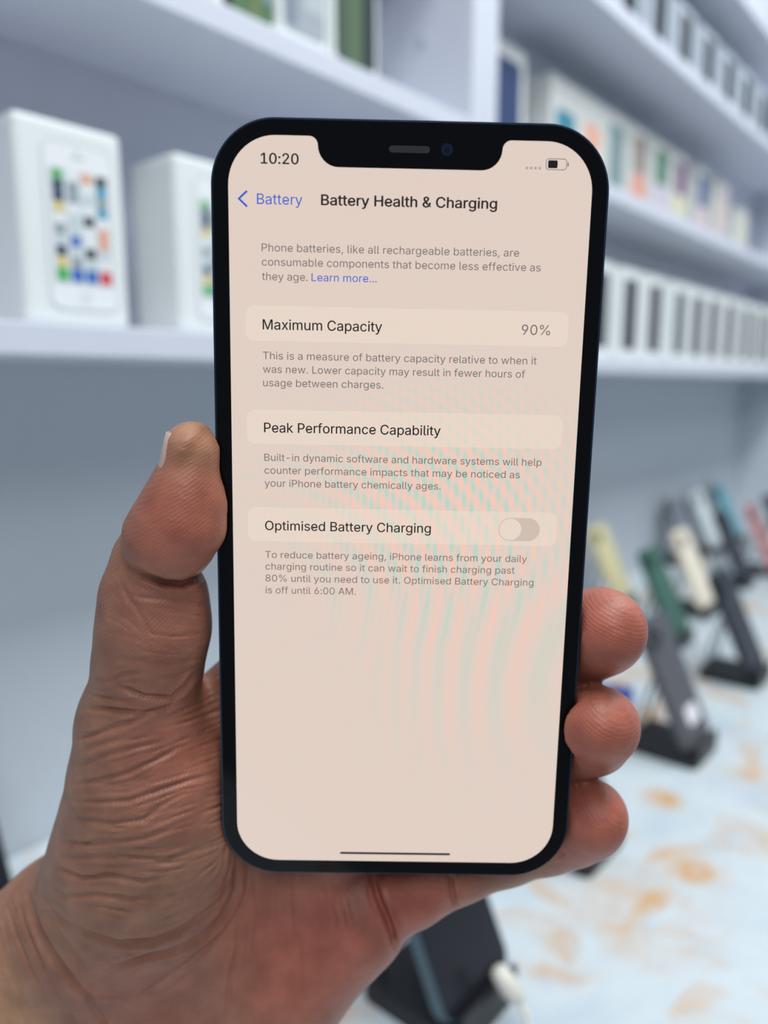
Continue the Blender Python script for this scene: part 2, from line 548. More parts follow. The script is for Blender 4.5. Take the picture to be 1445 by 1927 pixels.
STEEL = c('steel_blue', 84, 104, 116, 0.3, 0.3)
DARKF = c('graphite', 52, 54, 60, 0.35, 0.2)
shown = [
    ('black phone with blue-grey edge leaning on a stand below the hand', 'black stand under the black phone at the bottom of the photo', 0.328, 0.207, c('black', 30, 31, 38, 0.3), STEEL, None),
    ('black phone leaning mostly hidden behind the fingertips', 'black stand whose corner shows under the little finger', 0.515, 0.222, c('black', 30, 31, 38, 0.3), DARKF, None),
    ('grey phone with a white sticker, right of the ring finger', 'black stand under the grey phone with a sticker', 0.728, 0.217, c('grey', 84, 84, 89, 0.45), c('grey_edge', 88, 88, 93, 0.4), sticker),
    ('dark navy phone in the front row, behind the grey phone with sticker', 'black stand under the navy phone in the front row', 0.968, 0.226, c('navy', 34, 40, 52, 0.4), c('navy_edge', 30, 35, 46, 0.4), None),
    ('dark green phone leaning just above the middle fingertip', 'black stand under the green phone', 1.045, 0.345, c('green', 52, 98, 84, 0.35), c('green_edge', 46, 90, 76, 0.35), None),
    ('cream phone leaning between the green and navy phones', 'black stand under the cream phone', 1.215, 0.362, c('cream', 236, 226, 204, 0.4), c('cream_edge', 230, 220, 198, 0.4), None),
    ('long navy phone at right, in front of the red phone', 'black stand under the long navy phone at right', 1.440, 0.368, c('navy', 34, 40, 52, 0.4), c('navy_edge', 30, 35, 46, 0.4), None),
    ('pale yellow phone leaning close to the right edge of the held phone', 'black stand under the yellow phone', 1.165, 0.478, c('yellow', 214, 205, 160, 0.4), c('yellow_edge', 206, 196, 150, 0.4), None),
    ('white phone leaning left of the teal phone', 'black stand under the white phone', 1.690, 0.494, c('white', 226, 234, 236, 0.35), c('silver', 200, 210, 214, 0.3), None),
    ('grey phone leaning behind the cream phone by the back wall', 'black stand under the grey phone by the back wall', 1.545, 0.494, c('grey_blue', 128, 136, 150, 0.4), c('grey_edge', 96, 97, 103, 0.4), None),
    ('teal phone leaning near the right end wall', 'black stand under the teal phone', 1.835, 0.494, c('teal', 92, 172, 186, 0.4), c('slate_edge', 90, 106, 116, 0.35), None),
    ('red phone with pale edge leaning at the far right', 'black stand under the red phone', 1.565, 0.355, c('red', 176, 100, 98, 0.4), c('pale_pink', 212, 206, 212, 0.4), None),
    ('black phone at the far right, behind the red phone', 'black stand under the black phone behind the red one', 1.740, 0.362, c('black', 30, 31, 38, 0.3), DARKF, None),
    ('black phone at far left beside the wrist, mostly out of frame', 'black stand at far left beside the wrist', 0.165, 0.490, c('black', 30, 31, 38, 0.3), DARKF, None),
]
for lab, slab, x, y, back, frame, ex in shown:
    stand(slab, x, y)
    shown_phone(lab, x, y, back, frame, extra=ex)

# blue price cards between the fingers, and a white cable
for lab, x, y in (('small blue price card on the counter below the yellow phone', 1.075, 0.470), ('small blue price card on the counter behind the middle fingertip', 0.800, 0.345)):
    o = box('price_card', (-0.045, -0.03, 0), (0.045, 0.03, 0.0016), mat('card_blue', srgb(40, 66, 150), 0.4), None, 0.0004, loc=(x, y, CZ + 0.0002), rot=(0, 0, R(20)))
    tag(o, lab, 'card', 'blue price cards')
cb = thing('charging_cable', 'white charging cable with its plug against the black stand below the hand', 'cable', (0.333, 0.190, CZ))
bm = bmesh.new()
tube(bm, [(-0.0035, 0.0070, 0.0362), (-0.003, 0.0062, 0.0350), (-0.001, 0.0020, 0.0288), (0.001, -0.0022, 0.0226), (0.0025, -0.0052, 0.0180)],
     [0.0024, 0.0048, 0.0060, 0.0056, 0.0024], 14)
from_bm('plug', bm, mat('white_cable', srgb(226, 222, 210), 0.45), cb, smooth=True)
bm = bmesh.new()
tube(bm, [(0.0025, -0.0052, 0.0180), (0.0035, -0.0085, 0.0110), (0.001, -0.0125, 0.0045), (-0.006, -0.018, 0.0019), (-0.02, -0.026, 0.0019), (-0.05, -0.036, 0.0019)], 0.0017, 8)
from_bm('wire', bm, mat('white_cable', srgb(226, 222, 210), 0.45), cb, smooth=True)

# ------------------------------------------------------------------ the held phone (local frame in millimetres, z towards the viewer)
_r1 = Vector((1.0008, -0.01793, -0.01068)).normalized()
_r2 = Vector((0.01615, 0.98444, 0.16906))
_r2 = (_r2 - _r1 * _r1.dot(_r2)).normalized()
_r3 = _r1.cross(_r2)
PH_CAM = Matrix((_r1, _r2, _r3)).transposed().to_4x4()
PH_CAM.translation = Vector((3.873, -3.552, -161.703)) * 0.001
PH_M = CAM_M @ PH_CAM
MM = 0.001
PW, PHH, PR = 78.1, 160.8, 12.6

held = thing('held_phone', 'large black phone held upright in the hand, showing a battery settings page', 'phone')
held.matrix_world = PH_M


def mmscale(bm):
    bmesh.ops.scale(bm, vec=(MM, MM, MM), verts=bm.verts)
    return bm


def mmobj(name, bm, m, parent, smooth=False, mats=None):
    return from_bm(name, mmscale(bm), m, parent, smooth=smooth, mats=mats)


FRAME = mat('phone_frame_blue', srgb(58, 72, 92), 0.3, 0.85)
GLASS = mat('front_glass_black', srgb(8, 9, 12), 0.06, coat=0.0, spec=0.22)
bm = bmesh.new()
prism(bm, rrect(PW, PHH, PR, 16), -7.4, -0.35, 0.55, 3)
frame = mmobj('frame', bm, FRAME, held)
bm = bmesh.new()
prism(bm, rrect(PW - 0.9, PHH - 0.9, PR - 0.45, 16), -0.34, 0.0, 0.18, 2)
mmobj('front_glass', bm, GLASS, held)
bm = bmesh.new()
prism(bm, rrect(PW - 2.0, PHH - 2.0, PR - 1, 16), -7.9, -7.41, 0.2, 2)
mmobj('back_glass', bm, mat('back_glass_blue', srgb(60, 76, 94), 0.4), held)
for nm, x, y0, y1 in (('power_button', 1, 18, 36), ('volume_button', -1, 36, 45), ('volume_button', -1, 25, 34), ('mute_switch', -1, 49, 54)):
    bm = bmesh.new()
    prism(bm, rrect(y1 - y0, 2.6, 1.2, 5, (y0 + y1) / 2, -3.8), -0.2, 0.45, 0.15)
    o = mmobj(nm, bm, FRAME, held)
    o.matrix_local = Matrix.Translation((x * PW / 2 * MM, 0, 0)) @ Matrix(((0, 0, x, 0), (1, 0, 0, 0), (0, 1, 0, 0), (0, 0, 0, 1)))
for sx in (-1, 1):
    for sy in (-1, 1):
        box('antenna_band', ((sx * 21 - 0.6) * MM, sy * (PHH / 2 - 0.5) * MM - 0.00062, -0.0069), ((sx * 21 + 0.6) * MM, sy * (PHH / 2 - 0.5) * MM + 0.00062, -0.0009),
            mat('antenna_grey', srgb(96, 112, 128), 0.4), held)
# top slot speaker and camera
bm = bmesh.new()
prism(bm, rrect(7.9, 1.25, 0.6, 5, -0.4, 75.0), 0.01, 0.05)
sg = mmobj('speaker_slot', bm, mat('speaker_mesh', srgb(30, 32, 38), 0.6), held)
bm = bmesh.new()
for i in range(26):
    prism(bm, rrect(0.10, 0.9, 0.04, 2, -3.9 + i * 0.28, 75.0), 0.05, 0.07)
mmobj('mesh_slots', bm, mat('speaker_dark', srgb(8, 9, 12), 0.7), sg)
bm = bmesh.new()
prism(bm, rrect(2.3, 2.3, 1.149, 10, 6.9, 75.1), 0.01, 0.05)
fc = mmobj('front_camera', bm, mat('camera_lens_blue', srgb(16, 26, 58), 0.1), held)
bm = bmesh.new()
prism(bm, rrect(1.1, 1.1, 0.549, 8, 6.9, 75.1), 0.05, 0.08)
mmobj('camera_pupil', bm, mat('camera_pupil', srgb(8, 10, 30), 0.1), fc)


# the lit display -----------------------------------------------------------
def display_mat():
    m = bpy.data.materials.new('display_lit')
    m.use_nodes = True
    nt = m.node_tree
    L = nt.links.new
    b = nt.nodes['Principled BSDF']
    b.inputs['Base Color'].default_value = (0, 0, 0, 1)
    b.inputs['Roughness'].default_value = 0.12
    b.inputs['Specular IOR Level'].default_value = 0.25
    b.inputs['Emission Strength'].default_value = 1
    tc = nt.nodes.new('ShaderNodeTexCoord')
    sep = nt.nodes.new('ShaderNodeSeparateXYZ')
    L(tc.outputs['Object'], sep.inputs[0])

    def M(op, a, b_=None, c_=None):
        n = nt.nodes.new('ShaderNodeMath')
        n.operation = op
        for i, v in enumerate((a, b_, c_)):
            if v is None:
                continue
            if isinstance(v, (int, float)):
                n.inputs[i].default_value = v
            else:
                L(v, n.inputs[i])
        return n.outputs[0]
    X = M('MULTIPLY', sep.outputs[0], 1000)
    Y = M('MULTIPLY', sep.outputs[1], 1000)

    def dist2(cx, cy, ax, ay):
        dx = M('MULTIPLY', M('SUBTRACT', X, cx), ax)
        dy = M('MULTIPLY', M('SUBTRACT', Y, cy), ay)
        return M('ADD', M('MULTIPLY', dx, dx), M('MULTIPLY', dy, dy))
    # camera moire rings painted into the emission colour, rose to mint
    r2 = dist2(48, -36, 1.0, 0.72)
    rings = M('SINE', M('MULTIPLY', r2, 2 * math.pi * 0.0024))
    skew = M('ADD', M('MULTIPLY', X, 2.55), M('MULTIPLY', Y, 0.55))
    skew = M('ADD', skew, M('MULTIPLY', M('SUBTRACT', Y, 6), M('MULTIPLY', M('SUBTRACT', Y, 6), 0.018)))
    cross = M('MULTIPLY', M('SINE', skew), rings)
    m1 = M('EXPONENT', M('MULTIPLY', dist2(8, 4, 1 / 25, 1 / 21), -1))
    m2 = M('EXPONENT', M('MULTIPLY', dist2(20, -24, 1 / 22, 1 / 22), -1))
    tot = M('ADD', M('MULTIPLY', cross, M('MULTIPLY', m1, 1.35)), M('MULTIPLY', rings, M('MULTIPLY', m2, 0.4)))
    fac = M('MULTIPLY_ADD', tot, 0.5, 0.5)
    ramp = nt.nodes.new('ShaderNodeValToRGB')
    e = ramp.color_ramp.elements
    e[0].position, e[0].color = 0.0, srgb(186, 214, 198)
    e[1].position, e[1].color = 1.0, srgb(250, 200, 180)
    x = e.new(0.5)
    x.color = srgb(225, 207, 196)
    L(fac, ramp.inputs[0])
    L(ramp.outputs[0], b.inputs['Emission Color'])
    return m, ramp


DISPLAY, _ = display_mat()


def card_mat():
    """same panel, lighter list row"""
    m = DISPLAY.copy()
    m.name = 'display_card_lit'
    nt = m.node_tree
    b = nt.nodes['Principled BSDF']
    src = b.inputs['Emission Color'].links[0].from_socket
    mx = nt.nodes.new('ShaderNodeMix')
    mx.data_type = 'RGBA'
    mx.inputs[0].default_value = 0.5
    nt.links.new(src, mx.inputs[6])
    mx.inputs[7].default_value = srgb(238, 222, 206)
    nt.links.new(mx.outputs[2], b.inputs['Emission Color'])
    return m


CARDM = card_mat()
T_BLACK = glow('display_text_black', srgb(30, 27, 27))
T_DARK = glow('display_text_dark', srgb(44, 40, 40))
T_GREY = glow('display_text_grey', srgb(120, 110, 108))
T_VAL = glow('display_value_grey', srgb(112, 104, 102))
T_BLUE = glow('display_link_blue', srgb(52, 94, 204))


def arc(cx, cy, r_, a0, a1, n=8):
    return [(cx + r_ * math.cos(R(a0 + (a1 - a0) * i / n)), cy + r_ * math.sin(R(a0 + (a1 - a0) * i / n))) for i in range(n + 1)]


SW, SH_, SR = 71.2, 154.1, 9.3
pts = []
pts += arc(SW / 2 - SR, SH_ / 2 - SR, SR, 0, 90, 14)
pts += arc(19.4, SH_ / 2 - 1.7, 1.7, 90, 180, 6)          # right shoulder of the notch
pts += arc(17.7 - 4.0, 71.45 + 4.0, 4.0, 0, -90, 8)
pts += arc(-18.15 + 4.0, 71.45 + 4.0, 4.0, -90, -180, 8)
pts += arc(-19.85, SH_ / 2 - 1.7, 1.7, 0, 90, 6)
pts += arc(-SW / 2 + SR, SH_ / 2 - SR, SR, 90, 180, 14)
pts += arc(-SW / 2 + SR, -SH_ / 2 + SR, SR, 180, 270, 14)
pts += arc(SW / 2 - SR, -SH_ / 2 + SR, SR, 270, 360, 14)


def flat(pts_, z):
    bm = bmesh.new()
    bm.faces.new([bm.verts.new((x, y, z)) for x, y in pts_])
    bmesh.ops.triangulate(bm, faces=bm.faces)
    return bm


bm = bmesh.new()
prism(bm, pts, 0.005, 0.03)
display = mmobj('display', bm, DISPLAY, held)
display['label'] = 'lit cream-pink settings page with a notch at its top'


def plate(name, x0, y0, x1, y1, r_, m, z0=0.03, z1=0.05, n=8):
    bm = bmesh.new()
    prism(bm, rrect(x1 - x0, y1 - y0, r_, n, (x0 + x1) / 2, (y0 + y1) / 2), z0, z1)
    return mmobj(name, bm, m, display)


for (y1, y0) in ((45.0, 38.15), (24.35, 17.4), (4.05, -3.15)):
    plate('list_row', -32.45, y0, 32.5, y1, 1.7, CARDM)
TGM = glow('display_toggle_grey', srgb(208, 190, 178))
TGK = glow('display_toggle_knob', srgb(232, 216, 202))
bm = bmesh.new()
prism(bm, rrect(8.7, 4.95, 2.47, 10, 24.6, 0.3), 0.05, 0.07)
prism(bm, rrect(4.6, 4.6, 2.299, 10, 22.75, 0.3), 0.07, 0.09, mi=1)
tg = mmobj('toggle_switch', bm, None, display, mats=[TGM, TGK])
tg['label'] = 'grey toggle switched off'
plate('home_bar', -12.4, -75.35, 12.6, -74.85, 0.249, T_DARK)
# back arrow
bm = bmesh.new()
a, b_, c_ = Vector((-31.95, 66.7)), Vector((-33.55, 65.25)), Vector((-31.95, 63.8))
wv = 0.2
poly = [a + Vector((-wv * 0.7, wv * 0.7)), b_ + Vector((-wv * 1.35, 0)), c_ + Vector((-wv * 0.7, -wv * 0.7)), c_ + Vector((wv * 0.7, wv * 0.7)), b_ + Vector((wv * 1.35, 0)), a + Vector((wv * 0.7, -wv * 0.7))]
prism(bm, [tuple(p) for p in poly], 0.03, 0.05)
mmobj('back_arrow', bm, T_BLUE, display)
# status icons
bm = bmesh.new()
for k in range(4):
    prism(bm, rrect(0.5, 0.5, 0.12, 3, 22.6 + k * 0.84, 72.1), 0.03, 0.05)
mmobj('signal_dots', bm, glow('display_dot_grey', srgb(182, 165, 160)), display)
bm = bmesh.new()
o_, i_ = rrect(4.1, 2.1, 0.62, 6, 28.3, 72.88), rrect(3.86, 1.86, 0.5, 6, 28.3, 72.88)
vo = [bm.verts.new((x, y, 0.04)) for x, y in o_]
vi = [bm.verts.new((x, y, 0.04)) for x, y in i_]
for k in range(len(vo)):
    bm.faces.new((vo[k], vo[(k + 1) % len(vo)], vi[(k + 1) % len(vo)], vi[k]))
prism(bm, rrect(0.22, 0.75, 0.1, 3, 30.6, 72.88), 0.03, 0.05)
prism(bm, rrect(1.86, 1.44, 0.25, 4, 27.62, 72.88), 0.03, 0.05, mi=1)
mmobj('battery_icon', bm, None, display, mats=[glow('display_icon_grey', srgb(110, 102, 104)), T_BLACK])

# lettering: outlines of the letters, 1000 units per em
GLYPHS = {
    32: [188],
    37: [676, [175, 283, 146, 286, 121, 297, 101, 314, 86, 335, 78, 360, 75, 388, 75, 412, 78, 440, 87, 464, 101, 486, 121, 503, 146, 513, 175, 517, 206, 513, 230, 503, 250, 486, 264, 464, 273, 440, 276, 412, 276, 388, 273, 360, 264, 335, 250, 314, 230, 297, 205, 286], [175, 327, 198, 332, 212, 346, 221, 365, 223, 388, 223, 412, 221, 435, 213, 454, 198, 468, 175, 473, 153, 468, 138, 454, 130, 435, 127, 412, 127, 388, 130, 365, 138, 346, 153, 332], [501, -10, 471, -6, 446, 5, 426, 21, 412, 43, 403, 68, 400, 95, 400, 120, 403, 147, 412, 172, 427, 194, 447, 210, 471, 221, 501, 225, 531, 221, 556, 210, 576, 194, 590, 172, 598, 147, 601, 120, 601, 95, 598, 68, 589, 43, 575, 21, 555, 5, 531, -6], [501, 35, 523, 39, 538, 53, 546, 73, 549, 95, 549, 120, 546, 142, 538, 162, 524, 176, 501, 180, 479, 176, 464, 162, 456, 142, 453, 120, 453, 95, 455, 73, 464, 53, 479, 39], [132, 0, 482, 509, 540, 509, 191, 0]],
    38: [447, [197, -7, 150, -2, 110, 12, 78, 34, 54, 62, 39, 96, 34, 133, 37, 163, 47, 189, 63, 213, 85, 235, 140, 279, 216, 335, 237, 352, 255, 375, 260, 389, 262, 405, 258, 427, 245, 445, 226, 457, 201, 461, 184, 459, 168, 453, 155, 444, 145, 431, 139, 416, 137, 399, 139, 380, 145, 363, 169, 327, 204, 284, 438, 0, 364, 0, 171, 231, 121, 293, 102, 319, 87, 344, 78, 370, 75, 398, 79, 430, 91, 458, 109, 481, 134, 499, 165, 510, 200, 513, 235, 510, 266, 499, 290, 482, 308, 459, 320, 433, 324, 404, 322, 382, 315, 362, 305, 342, 291, 325, 256, 293, 154, 217, 128, 195, 110, 174, 100, 154, 97, 131, 100, 108, 109, 87, 124, 70, 143, 57, 166, 49, 193, 46, 223, 50, 251, 59, 278, 75, 301, 95, 321, 121, 336, 151, 346, 186, 349, 224, 408, 224, 405, 180, 397, 144, 385, 115, 371, 92, 345, 62, 333, 47, 305, 23, 271, 7, 234, -3]],
    44: [188, [38, -119, 68, 71, 137, 71, 84, -119]],
    45: [453, [337, 244, 337, 188, 114, 188, 114, 244]],
    46: [188, [95, -4, 78, -1, 63, 9, 53, 24, 50, 41, 53, 59, 63, 73, 78, 83, 95, 87, 113, 83, 128, 73, 138, 59, 141, 41, 138, 24, 128, 9, 113, -1]],
    48: [453, [227, -7, 174, 1, 130, 24, 95, 62, 69, 113, 53, 178, 48, 254, 53, 330, 69, 395, 95, 447, 130, 484, 174, 508, 227, 516, 279, 508, 323, 484, 358, 447, 384, 395, 400, 330, 405, 254, 400, 178, 384, 113, 359, 62, 323, 24, 279, 1], [227, 50, 261, 56, 290, 74, 313, 103, 330, 144, 340, 194, 344, 254, 340, 314, 330, 365, 313, 405, 290, 435, 261, 453, 227, 460, 192, 453, 163, 435, 140, 405, 123, 365, 113, 314, 109, 254, 113, 194, 123, 144, 140, 103, 163, 74, 192, 56]],
    49: [453, [76, 0, 76, 55, 391, 55, 391, 0], [276, 509, 276, 0, 212, 0, 212, 448, 209, 448, 86, 358, 86, 427, 198, 509]],
    50: [453, [64, 0, 64, 47, 234, 229, 282, 282, 299, 305, 311, 327, 318, 348, 320, 371, 317, 397, 308, 419, 293, 436, 273, 449, 250, 457, 224, 460, 196, 457, 172, 447, 153, 433, 139, 413, 130, 390, 127, 362, 66, 362, 71, 405, 86, 442, 111, 473, 143, 496, 182, 511, 225, 516, 268, 511, 306, 497, 337, 474, 361, 445, 376, 411, 381, 372, 378, 345, 371, 318, 357, 290, 336, 259, 267, 180, 153, 60, 153, 57, 389, 57, 389, 0]],
    54: [453, [226, -7, 182, -1, 142, 15, 109, 40, 84, 74, 69, 115, 64, 162, 68, 199, 80, 239, 102, 285, 137, 340, 252, 509, 322, 509, 151, 261, 145, 261, 154, 275, 165, 288, 179, 299, 196, 307, 214, 312, 235, 314, 278, 309, 316, 295, 346, 271, 370, 240, 384, 201, 389, 157, 384, 112, 368, 73, 343, 39, 310, 14, 271, -2], [226, 48, 254, 52, 279, 63, 299, 79, 314, 101, 324, 128, 327, 157, 324, 187, 314, 213, 299, 235, 279, 251, 254, 262, 226, 265, 198, 262, 174, 252, 153, 235, 138, 214, 128, 188, 125, 158, 128, 128, 138, 102, 153, 79, 174, 63, 198, 52]],
    56: [453, [226, -7, 178, -2, 136, 11, 101, 33, 74, 62, 57, 96, 52, 135, 55, 166, 65, 195, 81, 220, 101, 241, 125, 256, 153, 265, 153, 267, 119, 282, 93, 308, 76, 342, 70, 380, 75, 417, 90, 450, 114, 477, 146, 498, 184, 511, 226, 516, 269, 511, 306, 498, 337, 477, 361, 450, 377, 417, 382, 380, 376, 342, 359, 308, 333, 282, 300, 267, 300, 265, 327, 256, 351, 241, 372, 220, 387, 195, 397, 166, 401, 135, 395, 96, 378, 62, 352, 33, 317, 11, 275, -2], [226, 49, 258, 52, 285, 60, 307, 74, 323, 91, 333, 113, 337, 139, 333, 165, 322, 189, 305, 208, 283, 223, 256, 232, 226, 235, 196, 232, 169, 223, 147, 208, 130, 189, 119, 165, 115, 139, 119, 113, 129, 91, 145, 74, 167, 60, 195, 52], [226, 290, 252, 292, 274, 300, 293, 313, 307, 330, 316, 351, 319, 376, 316, 399, 308, 420, 294, 437, 275, 449, 252, 457, 226, 460, 200, 457, 177, 449, 159, 437, 145, 420, 136, 399, 133, 376, 136, 351, 145, 330, 159, 313, 178, 300, 201, 292]],
    57: [453, [226, 516, 271, 510, 310, 494, 343, 468, 368, 434, 384, 393, 389, 347, 385, 309, 373, 270, 350, 224, 315, 168, 200, 0, 130, 0, 301, 248, 307, 248, 299, 234, 287, 221, 273, 210, 257, 202, 238, 196, 218, 195, 175, 199, 137, 214, 106, 237, 83, 269, 68, 307, 64, 352, 69, 397, 85, 436, 110, 469, 143, 494, 182, 510], [226, 460, 199, 457, 174, 446, 154, 429, 138, 407, 129, 381, 125, 352, 129, 322, 138, 295, 154, 274, 174, 257, 199, 247, 226, 243, 254, 247, 279, 257, 299, 273, 314, 295, 324, 321, 327, 350, 324, 381, 314, 407, 299, 429, 279, 446, 254, 457]],
    58: [188, [95, -4, 78, -1, 63, 9, 53, 24, 50, 41, 53, 59, 63, 73, 78, 83, 95, 87, 113, 83, 128, 73, 138, 59, 141, 41, 138, 24, 128, 9, 113, -1], [95, 271, 78, 274, 63, 284, 53, 299, 50, 316, 53, 334, 63, 349, 78, 359, 95, 362, 113, 359, 128, 349, 138, 334, 141, 316, 138, 299, 128, 284, 113, 274]],
    65: [480, [16, 0, 201, 509, 276, 509, 463, 0, 395, 0, 287, 302, 264, 372, 232, 478, 245, 478, 213, 371, 191, 302, 85, 0], [110, 142, 110, 199, 370, 199, 370, 142]],
    66: [456, [60, 0, 60, 509, 241, 509, 289, 504, 329, 491, 359, 469, 381, 442, 394, 410, 398, 374, 395, 344, 387, 320, 373, 301, 356, 286, 336, 275, 315, 267, 315, 262, 339, 257, 363, 245, 385, 227, 402, 203, 414, 173, 418, 136, 413, 100, 400, 67, 377, 39, 344, 18, 301, 4, 247, 0], [125, 57, 245, 57, 296, 63, 330, 80, 349, 105, 355, 137, 352, 161, 342, 184, 327, 203, 306, 218, 279, 228, 248, 231, 125, 231], [125, 285, 238, 285, 265, 288, 288, 296, 308, 309, 323, 326, 333, 348, 336, 372, 330, 403, 313, 429, 283, 446, 240, 452, 125, 452]],
    67: [510, [267, -7, 205, 1, 150, 25, 104, 63, 70, 115, 48, 179, 40, 254, 48, 329, 70, 393, 104, 445, 150, 484, 205, 508, 267, 516, 305, 513, 340, 504, 373, 490, 402, 471, 427, 447, 448, 418, 463, 385, 473, 348, 408, 348, 401, 373, 389, 395, 375, 413, 357, 428, 337, 440, 315, 449, 292, 454, 267, 456, 223, 450, 184, 432, 150, 403, 125, 364, 109, 314, 103, 254, 109, 194, 125, 145, 151, 105, 184, 76, 223, 59, 267, 53, 292, 55, 315, 60, 337, 69, 357, 81, 375, 96, 389, 114, 401, 136, 408, 160, 473, 160, 463, 124, 448, 91, 428, 62, 402, 38, 373, 19, 341, 5, 305, -4]],
    72: [517, [60, 0, 60, 509, 125, 509, 125, 289, 392, 289, 392, 509, 457, 509, 457, 0, 392, 0, 392, 232, 125, 232, 125, 0]],
    76: [393, [60, 0, 60, 509, 125, 509, 125, 57, 361, 57, 361, 0]],
    77: [628, [60, 0, 60, 509, 152, 509, 277, 187, 287, 159, 299, 123, 311, 84, 322, 49, 307, 49, 318, 83, 330, 121, 342, 158, 352, 187, 476, 509, 568, 509, 568, 0, 504, 0, 504, 291, 504, 327, 505, 369, 506, 413, 507, 457, 513, 457, 498, 409, 482, 363, 467, 322, 456, 291, 342, 0, 286, 0, 170, 291, 159, 321, 145, 361, 129, 408, 112, 457, 119, 457, 120, 416, 121, 372, 122, 328, 122, 291, 122, 0]],
    79: [533, [267, -7, 205, 1, 150, 25, 105, 63, 70, 115, 48, 179, 40, 254, 48, 329, 70, 393, 105, 445, 150, 484, 205, 508, 267, 516, 329, 508, 384, 484, 429, 445, 464, 393, 486, 329, 493, 254, 486, 179, 464, 115, 429, 63, 384, 25, 329, 1], [267, 53, 310, 59, 349, 76, 383, 105, 408, 144, 425, 194, 430, 254, 425, 314, 408, 365, 383, 404, 349, 433, 310, 450, 267, 456, 223, 450, 184, 433, 151, 404, 125, 364, 109, 314, 103, 254, 109, 194, 125, 144, 151, 105, 184, 76, 223, 59]],
    80: [444, [60, 0, 60, 509, 235, 509, 289, 503, 332, 487, 366, 462, 390, 430, 404, 391, 409, 348, 404, 304, 390, 265, 366, 233, 332, 207, 289, 191, 235, 186, 125, 186, 125, 0], [125, 242, 233, 242, 269, 246, 297, 256, 318, 272, 333, 294, 342, 319, 344, 348, 342, 376, 333, 402, 318, 423, 297, 439, 268, 449, 232, 452, 125, 452]],
    84: [448, [32, 452, 32, 509, 417, 509, 417, 452, 257, 452, 257, 0, 193, 0, 193, 452]],
    97: [389, [160, -9, 126, -5, 94, 5, 68, 22, 48, 45, 35, 73, 30, 108, 34, 138, 43, 161, 58, 179, 78, 193, 100, 203, 125, 211, 178, 220, 234, 227, 252, 230, 265, 235, 273, 243, 276, 255, 276, 257, 273, 279, 267, 297, 256, 311, 240, 322, 220, 329, 196, 331, 171, 329, 149, 322, 132, 313, 118, 301, 107, 288, 100, 274, 41, 291, 57, 322, 79, 346, 104, 364, 133, 375, 163, 382, 194, 384, 239, 379, 263, 372, 286, 360, 306, 343, 322, 320, 333, 290, 337, 251, 337, 0, 277, 0, 277, 52, 272, 52, 252, 25, 236, 12, 215, 1, 190, -6], [170, 45, 202, 49, 228, 59, 248, 74, 263, 93, 272, 115, 276, 138, 276, 190, 259, 182, 231, 176, 200, 171, 175, 168, 134, 159, 117, 150, 103, 139, 95, 124, 92, 105, 94, 87, 102, 72, 114, 61, 130, 52, 149, 47]],
    98: [424, [229, -8, 198, -5, 172, 4, 153, 17, 138, 31, 118, 59, 112, 59, 112, 0, 53, 0, 53, 509, 114, 509, 114, 319, 118, 319, 137, 346, 152, 360, 171, 373, 197, 381, 229, 384, 274, 378, 313, 361, 345, 332, 370, 293, 385, 245, 390, 189, 385, 133, 370, 84, 346, 45, 313, 16, 274, -2], [220, 47, 253, 51, 279, 66, 301, 88, 316, 117, 325, 151, 328, 189, 325, 227, 316, 261, 301, 290, 280, 311, 253, 325, 220, 330, 188, 325, 161, 312, 140, 291, 125, 263, 116, 229, 113, 189, 116, 150, 125, 115, 140, 86, 162, 65, 188, 51]],
    99: [396, [207, -8, 159, -2, 117, 16, 82, 46, 56, 85, 40, 133, 34, 187, 40, 243, 56, 291, 82, 330, 117, 360, 159, 378, 207, 384, 234, 383, 260, 377, 284, 368, 305, 356, 324, 341, 340, 322, 353, 301, 362, 277, 303, 262, 290, 289, 270, 311, 242, 325, 207, 330, 173, 325, 145, 310, 124, 287, 108, 258, 99, 224, 96, 187, 99, 151, 108, 117, 124, 89, 145, 66, 173, 51, 207, 46, 243, 52, 271, 66, 292, 89, 304, 117, 363, 102, 354, 78, 341, 56, 325, 37, 306, 21, 285, 9, 261, -1, 235, -6]],
    100: [424, [195, -8, 151, -2, 111, 16, 79, 45, 55, 84, 39, 133, 34, 189, 39, 245, 55, 293, 79, 332, 112, 361, 151, 378, 196, 384, 228, 381, 253, 373, 272, 360, 287, 346, 306, 319, 311, 319, 311, 509, 372, 509, 372, 0, 313, 0, 313, 59, 307, 59, 287, 31, 272, 17, 252, 4, 227, -5], [205, 47, 236, 51, 263, 65, 284, 86, 299, 115, 309, 150, 312, 189, 309, 229, 300, 263, 284, 291, 263, 312, 237, 325, 205, 330, 172, 325, 145, 311, 124, 290, 108, 261, 99, 227, 96, 189, 99, 151, 109, 117, 124, 88, 145, 66, 172, 51]],
    101: [404, [212, -8, 161, -2, 117, 16, 82, 46, 56, 85, 40, 132, 34, 187, 39, 242, 55, 290, 81, 329, 115, 359, 157, 378, 205, 384, 236, 382, 266, 374, 294, 361, 319, 341, 341, 315, 357, 282, 368, 242, 371, 194, 371, 169, 75, 169, 75, 221, 338, 221, 310, 202, 307, 237, 298, 269, 283, 294, 263, 314, 237, 326, 205, 330, 173, 326, 146, 313, 125, 294, 109, 270, 99, 241, 96, 211, 96, 178, 100, 139, 110, 106, 128, 80, 151, 61, 179, 50, 212, 46, 234, 48, 254, 53, 271, 61, 285, 73, 297, 88, 306, 105, 365, 91, 353, 63, 335, 39, 311, 19, 283, 4, 249, -5]],
